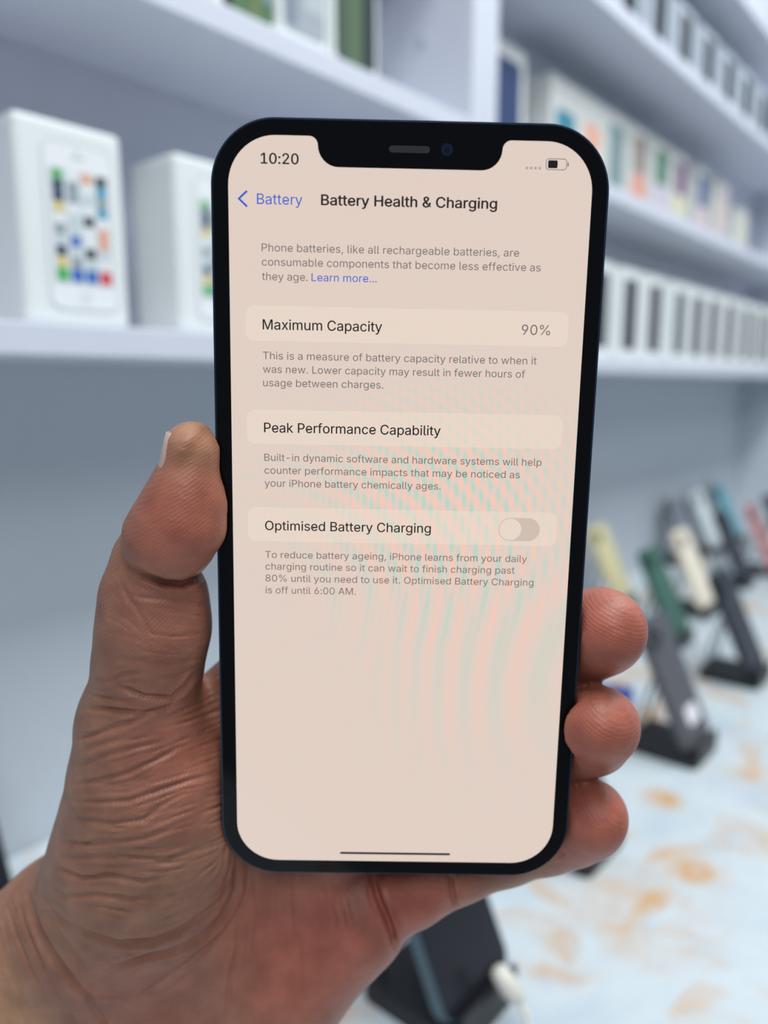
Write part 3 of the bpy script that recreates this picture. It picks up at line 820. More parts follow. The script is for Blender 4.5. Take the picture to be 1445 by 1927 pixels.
    102: [254, [228, 379, 228, 327, 6, 327, 6, 379], [81, 0, 81, 432, 84, 461, 96, 486, 113, 505, 135, 519, 161, 527, 187, 530, 222, 527, 243, 521, 227, 468, 215, 472, 195, 474, 171, 470, 154, 460, 145, 443, 142, 419, 142, 0]],
    103: [425, [207, -151, 168, -148, 134, -140, 105, -127, 82, -110, 64, -91, 51, -69, 101, -41, 122, -66, 136, -78, 154, -88, 178, -95, 207, -97, 249, -92, 282, -75, 304, -47, 311, -6, 311, 68, 306, 68, 287, 41, 272, 28, 252, 16, 227, 8, 195, 5, 152, 10, 113, 27, 80, 53, 55, 90, 39, 136, 34, 191, 39, 246, 55, 293, 80, 332, 112, 361, 152, 378, 196, 384, 228, 382, 253, 373, 273, 360, 288, 346, 308, 319, 313, 319, 313, 379, 372, 379, 372, -9, 367, -54, 350, -90, 324, -117, 291, -136, 251, -147], [205, 59, 237, 63, 264, 75, 285, 95, 300, 121, 309, 154, 312, 193, 309, 231, 300, 264, 285, 291, 264, 312, 237, 325, 205, 330, 172, 325, 145, 312, 124, 290, 109, 262, 99, 229, 96, 193, 99, 155, 109, 123, 124, 96, 145, 76, 172, 63]],
    104: [410, [114, 227, 114, 0, 53, 0, 53, 509, 114, 509, 114, 287, 102, 287, 124, 332, 152, 362, 187, 379, 227, 384, 264, 380, 295, 369, 321, 349, 341, 321, 353, 285, 357, 240, 357, 0, 296, 0, 296, 235, 290, 275, 273, 304, 246, 323, 210, 329, 184, 326, 161, 317, 141, 303, 126, 283, 117, 257]],
    105: [166, [53, 0, 53, 379, 114, 379, 114, 0], [84, 443, 67, 446, 54, 455, 44, 468, 41, 483, 44, 499, 54, 512, 67, 521, 84, 524, 100, 521, 114, 512, 123, 499, 126, 483, 123, 468, 114, 455, 100, 446]],
    107: [381, [110, 137, 110, 212, 121, 212, 284, 379, 360, 379, 184, 199, 177, 199], [53, 0, 53, 509, 114, 509, 114, 0], [294, 0, 148, 186, 191, 229, 372, 0]],
    108: [189, [139, -2, 101, 3, 74, 20, 58, 47, 53, 84, 53, 509, 114, 509, 114, 99, 115, 77, 120, 62, 130, 54, 146, 52, 160, 53, 170, 54, 181, 3, 162, -1]],
    109: [610, [53, 0, 53, 379, 112, 379, 112, 295, 108, 295, 118, 323, 132, 346, 151, 363, 172, 376, 195, 384, 219, 386, 257, 380, 287, 361, 309, 331, 321, 295, 312, 295, 322, 321, 337, 343, 357, 361, 381, 375, 407, 383, 437, 386, 468, 383, 497, 372, 522, 354, 541, 328, 553, 296, 557, 255, 557, 0, 496, 0, 496, 254, 490, 289, 473, 313, 447, 326, 419, 330, 395, 328, 374, 320, 358, 307, 345, 290, 338, 270, 335, 247, 335, 0, 274, 0, 274, 260, 269, 288, 253, 311, 229, 326, 199, 330, 178, 328, 158, 320, 140, 307, 126, 289, 117, 266, 114, 238, 114, 0]],
    110: [410, [114, 227, 114, 0, 53, 0, 53, 379, 112, 379, 112, 287, 102, 287, 124, 332, 152, 362, 187, 379, 227, 384, 264, 380, 295, 369, 321, 349, 341, 321, 353, 285, 357, 240, 357, 0, 296, 0, 296, 235, 290, 275, 273, 304, 246, 323, 210, 329, 184, 326, 161, 317, 141, 303, 126, 283, 117, 257]],
    111: [415, [207, -8, 159, -2, 117, 16, 82, 46, 56, 85, 40, 133, 34, 187, 40, 243, 56, 291, 82, 330, 117, 360, 159, 378, 207, 384, 256, 378, 299, 360, 333, 330, 359, 291, 376, 243, 381, 187, 376, 133, 359, 85, 333, 46, 299, 16, 256, -2], [207, 46, 242, 51, 270, 66, 292, 89, 307, 117, 316, 151, 319, 187, 316, 224, 307, 258, 292, 287, 270, 310, 242, 325, 207, 330, 173, 325, 145, 310, 124, 287, 108, 258, 99, 224, 96, 187, 99, 151, 108, 117, 124, 89, 145, 66, 173, 51]],
    112: [424, [53, -143, 53, 379, 112, 379, 112, 319, 118, 319, 137, 346, 152, 360, 171, 373, 197, 381, 229, 384, 274, 378, 313, 361, 345, 332, 370, 293, 385, 245, 390, 189, 385, 133, 370, 84, 346, 45, 313, 16, 274, -2, 229, -8, 198, -5, 173, 4, 153, 17, 138, 31, 118, 59, 114, 59, 114, -143], [220, 47, 253, 51, 279, 66, 301, 88, 316, 117, 325, 151, 328, 189, 325, 227, 316, 261, 301, 290, 280, 311, 253, 325, 220, 330, 188, 325, 161, 312, 140, 291, 125, 263, 116, 229, 113, 189, 116, 150, 125, 115, 140, 86, 162, 65, 188, 51]],
    114: [259, [53, 0, 53, 379, 112, 379, 112, 321, 115, 321, 130, 347, 152, 367, 181, 380, 213, 385, 229, 384, 243, 384, 243, 322, 230, 324, 207, 326, 182, 323, 159, 315, 140, 301, 126, 284, 117, 262, 114, 237, 114, 0]],
    115: [365, [182, -8, 145, -5, 112, 3, 84, 18, 62, 38, 45, 63, 36, 94, 94, 107, 105, 79, 124, 60, 150, 49, 181, 45, 217, 50, 244, 62, 262, 81, 268, 103, 265, 121, 254, 136, 237, 147, 212, 155, 149, 170, 104, 186, 72, 208, 53, 237, 47, 274, 51, 305, 65, 332, 87, 354, 115, 370, 149, 381, 187, 384, 223, 381, 254, 372, 279, 358, 299, 339, 314, 316, 324, 290, 268, 277, 258, 298, 243, 316, 219, 328, 187, 333, 156, 329, 131, 317, 114, 299, 109, 277, 112, 258, 124, 243, 144, 232, 172, 223, 229, 209, 275, 194, 306, 171, 325, 142, 331, 107, 326, 75, 312, 47, 290, 24, 260, 6, 223, -5]],
    116: [227, [204, 379, 204, 327, 6, 327, 6, 379], [65, 471, 126, 471, 126, 98, 128, 76, 136, 61, 150, 53, 170, 50, 185, 51, 202, 54, 213, 2, 192, -3, 168, -4, 125, 2, 92, 21, 72, 52, 65, 93]],
    117: [410, [182, -5, 146, -1, 115, 11, 89, 31, 69, 59, 57, 95, 53, 139, 53, 379, 114, 379, 114, 144, 119, 105, 137, 75, 164, 56, 200, 50, 226, 53, 249, 62, 268, 77, 283, 97, 293, 122, 296, 153, 296, 379, 357, 379, 357, 0, 298, 0, 298, 92, 307, 92, 286, 47, 257, 17, 222, 0]],
    118: [389, [163, 0, 17, 379, 84, 379, 165, 155, 187, 87, 206, 21, 184, 21, 203, 87, 224, 155, 305, 379, 371, 379, 226, 0]],
    119: [567, [138, 0, 23, 379, 87, 379, 133, 214, 154, 137, 175, 41, 165, 41, 186, 135, 206, 214, 252, 379, 316, 379, 362, 214, 382, 136, 402, 41, 391, 41, 413, 135, 434, 214, 480, 379, 545, 379, 429, 0, 368, 0, 319, 172, 305, 225, 291, 280, 277, 338, 291, 338, 277, 280, 263, 225, 248, 172, 199, 0]],
    120: [378, [21, 0, 171, 218, 171, 171, 29, 379, 100, 379, 147, 306, 179, 253, 207, 206, 175, 206, 202, 253, 233, 306, 282, 379, 352, 379, 209, 169, 209, 214, 358, 0, 287, 0, 231, 85, 200, 136, 173, 182, 205, 182, 178, 136, 148, 85, 91, 0]],
    121: [389, [47, -139, 61, -86, 71, -87, 88, -90, 104, -89, 118, -84, 130, -74, 141, -58, 151, -36, 163, -1, 17, 379, 84, 379, 165, 155, 187, 87, 206, 21, 184, 21, 202, 87, 224, 155, 305, 379, 371, 379, 204, -58, 191, -85, 177, -107, 159, -124, 139, -136, 117, -143, 91, -145, 65, -143]],
}


def glyph(ch):
    f = GLYPHS[ord(ch)]
    return f[0], [list(zip(v[0::2], v[1::2])) for v in f[1:]]


def signed_area(s):
    return sum(a[0] * b[1] - a[1] * b[0] for a, b in zip(s, s[1:] + s[:1])) / 2


def fill_curves(polys):
    cu = bpy.data.curves.new('lettering', 'CURVE')
    cu.dimensions = '2D'
    cu.fill_mode = 'BOTH'
    for s in polys:
        sp = cu.splines.new('POLY')
        sp.points.add(len(s) - 1)
        for p, (px, py) in zip(sp.points, s):
            p.co = (px, py, 0, 1)
        sp.use_cyclic_u = True
    tmp = bpy.data.objects.new('lettering', cu)
    COL.objects.link(tmp)
    dg = bpy.context.evaluated_depsgraph_get()
    me0 = bpy.data.meshes.new_from_object(tmp.evaluated_get(dg))
    bpy.data.objects.remove(tmp)
    bpy.data.curves.remove(cu)
    return me0


def lettering(text, x0, y, x1, em, m, bold=0.0):
    adv = 0
    layers = {}
    for ch in text:
        a_, ss = glyph(ch)
        ss = [[(px + adv, py) for px, py in s] for s in ss]
        outer = [s for s in ss if signed_area(s) < 0]
        for k, s in enumerate(outer):
            layers.setdefault(k, []).append(s)
        for h in ss:
            if signed_area(h) > 0:
                hx = sum(p[0] for p in h) / len(h)
                best = [k for k, s in enumerate(outer) if min(p[0] for p in s) < hx < max(p[0] for p in s)]
                best = min(best, key=lambda k: abs(sum(p[1] for p in outer[k]) / len(outer[k]) - sum(p[1] for p in h) / len(h)))
                layers[best].append(h)
        adv += a_
    lo = min(p[0] for q in layers.values() for s in q for p in s)
    hi = max(p[0] for q in layers.values() for s in q for p in s)
    sx = (x1 - x0) / (hi - lo)
    sy = em * 1.375 / 1000.0
    bm = bmesh.new()
    shifts = [(0, 0)] if not bold else [(-bold, 0), (bold, 0), (0, bold * 0.6), (0, -bold * 0.6)]
    for q in layers.values():
        me0 = fill_curves([[(x0 + (px - lo) * sx, y + py * sy) for px, py in s] for s in q])
        for k, (dx, dy) in enumerate(shifts):
            n0 = len(bm.verts)
            bm.from_mesh(me0)
            bm.verts.ensure_lookup_table()
            for v in bm.verts[n0:]:
                v.co += Vector((dx, dy, 0.08 + 0.004 * k))
        bpy.data.meshes.remove(me0)
    return mmobj('lettering', bm, m, display)


EM_P, EM_B = 2.13, 2.82
LINES = [
    ('10:20', -29.19, 71.80, -21.91, 2.78, T_BLACK, 0.05), ('Battery', -30.01, 64.31, -21.14, 2.80, T_BLUE, 0.0),
    ('Battery Health & Charging', -17.42, 64.38, 17.02, 2.80, T_DARK, 0.065),
    ('Phone batteries, like all rechargeable batteries, are', -29.15, 55.45, 21.85, EM_P, T_GREY, 0),
    ('consumable components that become less effective as', -29.15, 52.73, 26.28, EM_P, T_GREY, 0),
    ('they age.', -29.15, 49.95, -20.05, EM_P, T_GREY, 0), ('Learn more...', -19.29, 49.95, -6.30, EM_P, T_BLUE, 0),
    ('Maximum Capacity', -29.05, 40.38, -5.08, EM_B, T_BLACK, 0.022), ('90%', 23.11, 40.38, 28.84, EM_B, T_VAL, 0),
    ('This is a measure of battery capacity relative to when it', -29.07, 34.50, 26.45, EM_P, T_GREY, 0),
    ('was new. Lower capacity may result in fewer hours of', -29.07, 31.80, 24.22, EM_P, T_GREY, 0),
    ('usage between charges.', -29.07, 29.08, -4.60, EM_P, T_GREY, 0),
    ('Peak Performance Capability', -28.91, 19.75, 7.38, EM_B, T_BLACK, 0.022),
    ('Built-in dynamic software and hardware systems will help', -28.90, 13.85, 28.57, EM_P, T_GREY, 0),
    ('counter performance impacts that may be noticed as', -28.90, 11.18, 24.18, EM_P, T_GREY, 0),
    ('your iPhone battery chemically ages.', -28.90, 8.48, 7.78, EM_P, T_GREY, 0),
    ('Optimised Battery Charging', -28.85, -0.75, 5.97, EM_B, T_BLACK, 0.022),
    ('To reduce battery ageing, iPhone learns from your daily', -28.85, -6.75, 26.56, EM_P, T_GREY, 0),
    ('charging routine so it can wait to finish charging past', -28.85, -9.30, 24.09, EM_P, T_GREY, 0),
    ('80% until you need to use it. Optimised Battery Charging', -28.85, -11.88, 28.25, EM_P, T_GREY, 0),
    ('is off until 6:00 AM.', -28.85, -14.50, -9.64, EM_P, T_GREY, 0)]
for (tx, x0, y, x1, em, m_, bo) in LINES:
    lettering(tx, x0, y, x1, em, m_, bo)

# ------------------------------------------------------------------ the hand
PHI = np.array(PH_CAM.inverted())
CAMP = np.array((PH_CAM.inverted() @ Vector((0, 0, 0)))) * 1000.0      # the camera in phone millimetres
RCP = np.array(PH_CAM.to_3x3())                                         # phone axes in camera axes


def ray_dir(u, v):
    d = np.array([(u - IMG_W / 2) / FPX, -(v - IMG_H / 2) / FPX, -1.0])
    return RCP.T @ d


def P(u, v, z):
    """point of the plane z (mm, phone frame) seen along the ray of photo pixel (u, v)"""
    d = ray_dir(u, v)
    return CAMP + d * ((z - CAMP[2]) / d[2])


def project(V):
    c_ = (V - CAMP) @ RCP.T
    return IMG_W / 2 + FPX * c_[:, 0] / -c_[:, 2], IMG_H / 2 - FPX * c_[:, 1] / -c_[:, 2]


VOX = 0.75
LO = np.array([-146.0, -176.0, -84.0])
HI = np.array([62.0, 42.0, 18.0])
NG = np.ceil((HI - LO) / VOX).astype(int) + 1
GX, GY, GZ = [(LO[i] + VOX * np.arange(NG[i])).astype(np.float32) for i in range(3)]
BIG = np.float32(40.0)


def smin(a, b, k):
    h = np.clip(0.5 + 0.5 * (b - a) / k, 0, 1)
    return b + (a - b) * h - k * h * (1 - h)


def field():
    return np.full(NG, BIG, np.float32)


def put(F, a, b, ra, rb, k=1.5, sz=1.0, pad=9.0):
    """union a tapered capsule a-b into F; sz > 1 widens it along z"""
    a, b = np.asarray(a, float), np.asarray(b, float)
    rm = max(ra, rb)
    e = np.array([rm, rm, rm * max(sz, 1)]) + pad
    lo = np.maximum(np.floor((np.minimum(a, b) - e - LO) / VOX).astype(int), 0)
    hi = np.minimum(np.ceil((np.maximum(a, b) + e - LO) / VOX).astype(int) + 1, NG)
    if np.any(hi <= lo):
        return
    X = GX[lo[0]:hi[0], None, None]
    Y = GY[None, lo[1]:hi[1], None]
    Z = GZ[None, None, lo[2]:hi[2]]
    s = np.float32(1.0 / sz)
    ba = (b - a).astype(np.float32)
    ba[2] *= s
    px, py, pz = X - np.float32(a[0]), Y - np.float32(a[1]), (Z - np.float32(a[2])) * s
    h = np.clip((px * ba[0] + py * ba[1] + pz * ba[2]) / max(float(ba @ ba), 1e-6), 0, 1)
    d = np.sqrt((px - ba[0] * h) ** 2 + (py - ba[1] * h) ** 2 + (pz - ba[2] * h) ** 2) - (ra + (rb - ra) * h)
    sl = (slice(lo[0], hi[0]), slice(lo[1], hi[1]), slice(lo[2], hi[2]))
    F[sl] = smin(F[sl], d, k)


def chain(F, pts_, k=1.5, sz=1.0):
    """pts_ = [(u, v, z, r)]: joints at photo pixels and millimetre depths, radius in mm"""
    q = [(P(u, v, z), r_) for (u, v, z, r_) in pts_]
    for (a, ra), (b, rb) in zip(q, q[1:]):
        put(F, a, b, ra, rb, k, sz)


# palm: forearm, metacarpals, ball of the thumb, heel
palm = field()
for pts_, k, sz in (
        ([(-420, 2520, -48, 30), (-120, 2260, -42, 28), (95, 2030, -32, 25.5), (235, 1880, -27, 25)], 8, 0.80),
        ([(120, 1980, -30, 20), (270, 1640, -22, 17), (452, 1330, -21, 11.0)], 9, 1.0),
        ([(160, 2000, -30, 20), (380, 1690, -24, 14), (560, 1430, -22.5, 11.5)], 9, 1.0),
        ([(200, 2040, -30, 19), (450, 1760, -23, 13), (640, 1550, -22, 11.3)], 9, 1.0),
        ([(250, 2085, -29, 18), (500, 1860, -22, 13.5), (668, 1712, -20, 11.0)], 9, 1.0),
        ([(380, 2010, -24, 16), (545, 1850, -20, 13.5), (668, 1738, -18.5, 12.0)], 6, 1.0),
        ([(-420, 2320, -34, 19), (-200, 2060, -28, 18.5), (-30, 1882, -24, 18), (118, 1738, -21, 17)], 8, 1.0),
        ([(262, 1360, -9, 13.2), (285, 1480, -11, 17.2), (270, 1600, -14, 19.5), (215, 1720, -20, 19.5)], 8, 1.0),
        ([(330, 1440, -9, 11), (340, 1560, -11, 13), (300, 1680, -15, 15)], 8, 1.0)):
    chain(palm, pts_, k, sz)
# thumb: first bone, then the end segment with its pad
thumb = field()
chain(thumb, [(268, 1370, -7, 13.0), (280, 1245, -4.5, 11.5), (290, 1180, -3, 11.7), (293, 1128, -2.4, 11.3)], 3, 1.0)
put(thumb, P(248, 1112, -2), P(264, 1040, -2), 4.8, 4.4, 5)
put(thumb, P(264, 1040, -2), P(289, 966, -1), 4.4, 3.5, 4)
tip = field()
chain(tip, [(320, 1014, 0, 9.6), (338, 975, 0.5, 8.7), (351, 925, 0.8, 7.1), (362, 850, 0.8, 5.3)], 2.5, 1.15)
put(tip, P(371, 990, 1), P(374, 955, 1), 5.4, 4.9, 4, 1.25)
put(tip, P(375, 850, 0.6), P(362, 842, 0.6), 3.4, 4.8, 3, 1.5)
put(tip, P(276, 988, -0.5), P(312, 925, 0), 3.0, 2.2, 3, 1.6)
thumb = smin(thumb, tip, 0.8)
hand = smin(palm, thumb, 6)
# fingers: each its own chain, rooted in its knuckle
FINGERS = {
    'index': [(452, 1330, -21, 10.8), (560, 1180, -18.5, 9.6), (640, 1060, -17.6, 9.4), (705, 960, -16.9, 8.5), (760, 880, -16.4, 8.0), (800, 820, -15.6, 7.0)],
    'middle': [(560, 1430, -22, 11.0), (760, 1375, -18.6, 9.9), (905, 1310, -18.4, 9.6), (1015, 1245, -18, 9.4), (1080, 1210, -14.5, 9.8)],
    'ring': [(640, 1550, -21.5, 10.8), (790, 1502, -18.6, 9.8), (930, 1445, -18.2, 9.4), (1020, 1412, -17.5, 9.3), (1074, 1392, -14.5, 9.5)],
    'little': [(668, 1712, -19.5, 10.6), (770, 1668, -18.6, 9.9), (862, 1624, -18.4, 9.2), (950, 1595, -18, 8.8), (1030, 1572, -16, 8.7)]}
TIPS = {
    'middle': [(1080, 1210, -14.5, 9.8), (1120, 1192, -9.5, 9.7), (1136, 1186, -6.5, 9.1), (1140, 1185, -4.5, 8.4)],
    'ring': [(1074, 1392, -14.5, 9.5), (1110, 1380, -9.0, 9.3), (1126, 1366, -3.6, 8.65), (1121, 1364, -0.6, 7.8)],
    'little': [(1030, 1572, -16, 8.7), (1072, 1555, -12.5, 9.1), (1104, 1540, -9, 9.0), (1112, 1536, -6.5, 8.3)]}
for nm, pts_ in FINGERS.items():
    F = field()
    chain(F, pts_, 2.0)
    if nm in TIPS:
        G = field()
        chain(G, TIPS[nm], 2.0)
        F = smin(F, G, 2.5)
    hand = np.minimum(hand, np.where(F < BIG * 0.9, smin(hand, F, 4.0), hand)) if nm == 'index' else smin(hand, smin(palm, F, 5.0), 0.9)
# flesh flattens against the phone
hx = np.abs(GX)[:, None, None] - (PW / 2 - PR + 0.2)
hy = np.abs(GY)[None, :, None] - (PHH / 2 - PR + 0.2)
dxy = np.sqrt(np.maximum(hx, 0) ** 2 + np.maximum(hy, 0) ** 2) + np.minimum(np.maximum(hx, hy), 0) - PR
dz = np.abs(GZ + 3.95)[None, None, :] - (3.95 + 0.2)
dph = np.maximum(dxy, dz).astype(np.float32)
hand = -smin(-hand, dph, 0.9)


def surface_nets(F):
    s = F < 0
    nx, ny, nz = F.shape
    c_ = [s[i:nx - 1 + i, j:ny - 1 + j, k:nz - 1 + k] for i in (0, 1) for j in (0, 1) for k in (0, 1)]
    n = sum(q.astype(np.int8) for q in c_)
    cell = np.argwhere((n > 0) & (n < 8))
    idx = -np.ones((nx - 1, ny - 1, nz - 1), np.int64)
    idx[tuple(cell.T)] = np.arange(len(cell))
    acc = np.zeros((len(cell), 3))
    cnt = np.zeros(len(cell))
    offs = [(i, j, k) for i in (0, 1) for j in (0, 1) for k in (0, 1)]
    for p in range(8):
        for q in range(p + 1, 8):
            a, b = np.array(offs[p]), np.array(offs[q])
            if np.abs(a - b).sum() != 1:
                continue
            fa, fb = F[tuple((cell + a).T)], F[tuple((cell + b).T)]
            m = (fa < 0) != (fb < 0)
            t = np.where(m, fa / np.where(m, fa - fb, 1), 0)
            acc += m[:, None] * (a + t[:, None] * (b - a))
            cnt += m
    V = LO + VOX * (cell + acc / cnt[:, None])
    quads = []
    for ax in range(3):
        u_, w_ = (ax + 1) % 3, (ax + 2) % 3
        sl0 = [slice(None)] * 3
        sl1 = [slice(None)] * 3
        sl0[ax], sl1[ax] = slice(0, -1), slice(1, None)
        ch = np.argwhere(s[tuple(sl0)] != s[tuple(sl1)])
        ok = (ch[:, u_] > 0) & (ch[:, w_] > 0) & (ch[:, u_] < F.shape[u_] - 1) & (ch[:, w_] < F.shape[w_] - 1)
        ch = ch[ok]
        eu, ew = np.eye(3, dtype=int)[u_], np.eye(3, dtype=int)[w_]
        q = np.stack([idx[tuple((ch - eu - ew).T)], idx[tuple((ch - ew).T)], idx[tuple(ch.T)], idx[tuple((ch - eu).T)]], 1)
        inside = s[tuple(ch.T)]
        q[~inside] = q[~inside][:, ::-1]
        quads.append(q)
    return V, np.concatenate(quads)


# close the forearm at the grid's border
for sl in (np.s_[0, :, :], np.s_[-1, :, :], np.s_[:, 0, :], np.s_[:, -1, :], np.s_[:, :, 0], np.s_[:, :, -1]):
    hand[sl] = np.maximum(hand[sl], 0.3)
V, Q = surface_nets(hand)
del palm, thumb, tip


def relax(V, Q, it, lam):
    E = np.concatenate([Q[:, [0, 1]], Q[:, [1, 2]], Q[:, [2, 3]], Q[:, [3, 0]]])
    deg = np.bincount(E.ravel(), minlength=len(V))[:, None]
    for i in range(it):
        for l_ in (lam, -lam * 1.03):
            S = np.stack([np.bincount(E[:, 0], V[E[:, 1], c_], len(V)) + np.bincount(E[:, 1], V[E[:, 0], c_], len(V)) for c_ in range(3)], 1)
            V = V + l_ * (S / deg - V)
    return V


V = relax(V, Q, 6, 0.55)


def np_mesh(name, V, Q):
    me = bpy.data.meshes.new(name)
    me.vertices.add(len(V))
    me.vertices.foreach_set('co', V.astype(np.float32).ravel())
    me.loops.add(Q.size)
    me.loops.foreach_set('vertex_index', Q.astype(np.int32).ravel())
    me.polygons.add(len(Q))
    me.polygons.foreach_set('loop_start', np.arange(0, Q.size, 4, dtype=np.int32))
    me.update(calc_edges=True)
    return me


me = np_mesh('hand_base', V, Q)
tmp = bpy.data.objects.new('hand_base', me)
COL.objects.link(tmp)
sub = tmp.modifiers.new('sub', 'SUBSURF')
sub.levels = sub.render_levels = 1
me2 = bpy.data.meshes.new_from_object(tmp.evaluated_get(bpy.context.evaluated_depsgraph_get()))
bpy.data.objects.remove(tmp)
nv = len(me2.vertices)
V = np.empty(nv * 3, np.float32)
me2.vertices.foreach_get('co', V)
V = V.reshape(-1, 3).astype(float)
N = np.empty(nv * 3, np.float32)
me2.vertex_normals.foreach_get('vector', N)
N = N.reshape(-1, 3).astype(float)
pu, pv = project(V)
view = CAMP - V
view /= np.linalg.norm(view, axis=1)[:, None]
facing = np.clip((N * view).sum(1) * 1.6, 0, 1)

# creases: (depth mm, half-width px, polyline in photo pixels)
CR = [
    (1.3, 6, [(246, 1068), (275, 1085), (310, 1098), (345, 1100), (375, 1086), (402, 1064)]),
    (0.22, 4, [(246, 1122), (300, 1128), (359, 1135), (398, 1142)]),
    (0.20, 4, [(225, 1090), (240, 1130), (270, 1165), (282, 1192), (319, 1198), (390, 1192)]),
    (0.24, 4, [(200, 1238), (240, 1240), (282, 1243), (339, 1246), (375, 1238)]),
    (0.50, 5, [(216, 1288), (245, 1300), (272, 1310), (325, 1313), (352, 1291), (372, 1262)]),
    (0.45, 5, [(143, 1331), (199, 1335), (256, 1343), (299, 1338), (340, 1318)]),
    (0.25, 4, [(160, 1270), (200, 1282), (235, 1268), (290, 1262)]),
    (0.25, 4, [(155, 1300), (190, 1312), (225, 1318), (262, 1322)]),
    (0.40, 5, [(128, 1392), (165, 1386), (199, 1374), (252, 1358), (300, 1333)]),
    (0.35, 4.5, [(122, 1444), (160, 1437), (208, 1418), (257, 1406), (310, 1394)]),
    (0.30, 4.5, [(118, 1420), (150, 1412), (190, 1400), (240, 1385)]),
    (0.38, 4.5, [(109, 1481), (184, 1469), (233, 1457), (291, 1432), (339, 1403)]),
    (0.33, 4.5, [(107, 1505), (184, 1510), (242, 1507), (300, 1486), (349, 1471), (420, 1452)]),
    (0.40, 5, [(97, 1534), (160, 1544), (213, 1551), (271, 1541), (315, 1510)]),
    (0.38, 5, [(97, 1578), (145, 1590), (203, 1587), (271, 1578), (349, 1553)]),
    (0.33, 4.5, [(92, 1614), (160, 1614), (233, 1612), (310, 1621), (407, 1583)]),
    (0.42, 5, [(87, 1602), (111, 1636), (155, 1655), (203, 1648), (271, 1660), (310, 1650)]),
    (0.35, 5, [(82, 1660), (121, 1689), (179, 1684), (242, 1694), (300, 1690)]),
    (1.0, 5.5, [(87, 1718), (160, 1757), (228, 1776), (290, 1771), (339, 1752), (375, 1730), (417, 1699), (436, 1660)]),
    (1.15, 5.5, [(165, 1854), (223, 1820), (281, 1800), (330, 1790), (375, 1768), (407, 1740), (430, 1705), (444, 1675), (446, 1610)]),
    (0.7, 5, [(252, 1885), (300, 1850), (360, 1810), (400, 1775), (440, 1735)]),
    (1.2, 6, [(53, 1684), (63, 1722), (73, 1752), (97, 1796), (136, 1844), (165, 1878), (194, 1927), (215, 1990)]),
    (0.4, 5, [(68, 1704), (97, 1738), (120, 1775), (150, 1810), (165, 1850)]),
    (0.35, 5, [(72, 1670), (95, 1715), (125, 1745), (175, 1790), (215, 1815)]),
    (0.35, 5, [(165, 1878), (230, 1872), (250, 1885)]),
    (0.30, 5, [(450, 1728), (448, 1786), (436, 1834), (421, 1927)]),
    (0.28, 5, [(480, 1640), (484, 1690), (489, 1718), (478, 1790)]),
    (0.26, 5, [(555, 1640), (555, 1699), (562, 1786), (570, 1850)]),
    (1.7, 5.5, [(700, 1645), (712, 1690), (726, 1722), (738, 1752), (746, 1800)]),
    (1.0, 5, [(846, 1640), (850, 1672), (856, 1705)]),
    (0.35, 5, [(1040, 1592), (1050, 1604), (1062, 1612)]),
    (0.2, 4, [(610, 1655), (625, 1720), (640, 1800)]),
    (0.25, 4, [(20, 1700), (30, 1760), (60, 1830), (100, 1900), (115, 1960)]),
    (0.25, 4, [(35, 1690), (50, 1750), (85, 1830), (130, 1900), (150, 1960)]),
    (0.2, 4, [(0, 1760), (15, 1820), (40, 1880), (60, 1960)]),
]
rng = random.Random(7)
GUIDE = []
for dpt, w_, pl in CR:
    for a, b in zip(pl, pl[1:]):
        GUIDE.append(((a[0] + b[0]) / 2, (a[1] + b[1]) / 2, math.atan2(b[1] - a[1], b[0] - a[0])))


def flow(x, y):
    sx = sy = 0.0
    for gx, gy, ga in GUIDE:
        w_ = 1.0 / ((x - gx) ** 2 + (y - gy) ** 2 + 200) ** 1.5
        sx += w_ * math.cos(2 * ga)
        sy += w_ * math.sin(2 * ga)
    return 0.5 * math.atan2(sy, sx)


def wander(x, y, n, step, dev):
    a = flow(x, y) + rng.gauss(0, dev)
    pl = [(x, y)]
    for i in range(n):
        b = flow(x, y) + rng.gauss(0, dev * 0.5)
        while b - a > math.pi / 2:
            b -= math.pi
        while a - b > math.pi / 2:
            b += math.pi
        a = 0.6 * a + 0.4 * b
        x, y = x + step * math.cos(a), y + step * math.sin(a)
        pl.append((x, y))
    return pl


def inside(x, y, poly):
    r_ = False
    for (ax, ay), (bx, by) in zip(poly, poly[1:] + poly[:1]):
        if (ay > y) != (by > y) and x < (bx - ax) * (y - ay) / (by - ay) + ax:
            r_ = not r_
    return r_


ZONES = [
    ([(140, 1260), (380, 1250), (420, 1400), (425, 1560), (430, 1700), (300, 1800), (170, 1800), (70, 1660), (95, 1540), (120, 1440)], 260, (0.05, 0.19), (2.2, 3.2), (4, 11), 0.22),
    ([(0, 1680), (60, 1660), (110, 1790), (220, 1927), (0, 1927)], 90, (0.06, 0.16), (2.0, 3.0), (6, 14), 0.10),
    ([(190, 1090), (400, 1100), (385, 1250), (150, 1260)], 50, (0.05, 0.15), (2.2, 3.2), (4, 9), 0.18),
    ([(440, 1660), (700, 1660), (740, 1790), (620, 1927), (230, 1927), (440, 1750)], 70, (0.04, 0.10), (2.2, 3.2), (6, 14), 0.12),
]
for poly, n, (d0, d1), (w0, w1), (l0, l1), dev in ZONES:
    xs_ = [p[0] for p in poly]
    ys_ = [p[1] for p in poly]
    k = 0
    while k < n:
        x, y = rng.uniform(min(xs_), max(xs_)), rng.uniform(min(ys_), max(ys_))
        if not inside(x, y, poly):
            continue
        k += 1
        CR.append((rng.uniform(d0, d1), rng.uniform(w0, w1), wander(x, y, rng.randint(l0, l1), 9, dev)))
CR = [(d_ * (1.35 if 0.25 <= d_ < 0.6 else 1.0), w_, p_) for d_, w_, p_ in CR]
disp = np.zeros(nv)
front = facing > 0.05
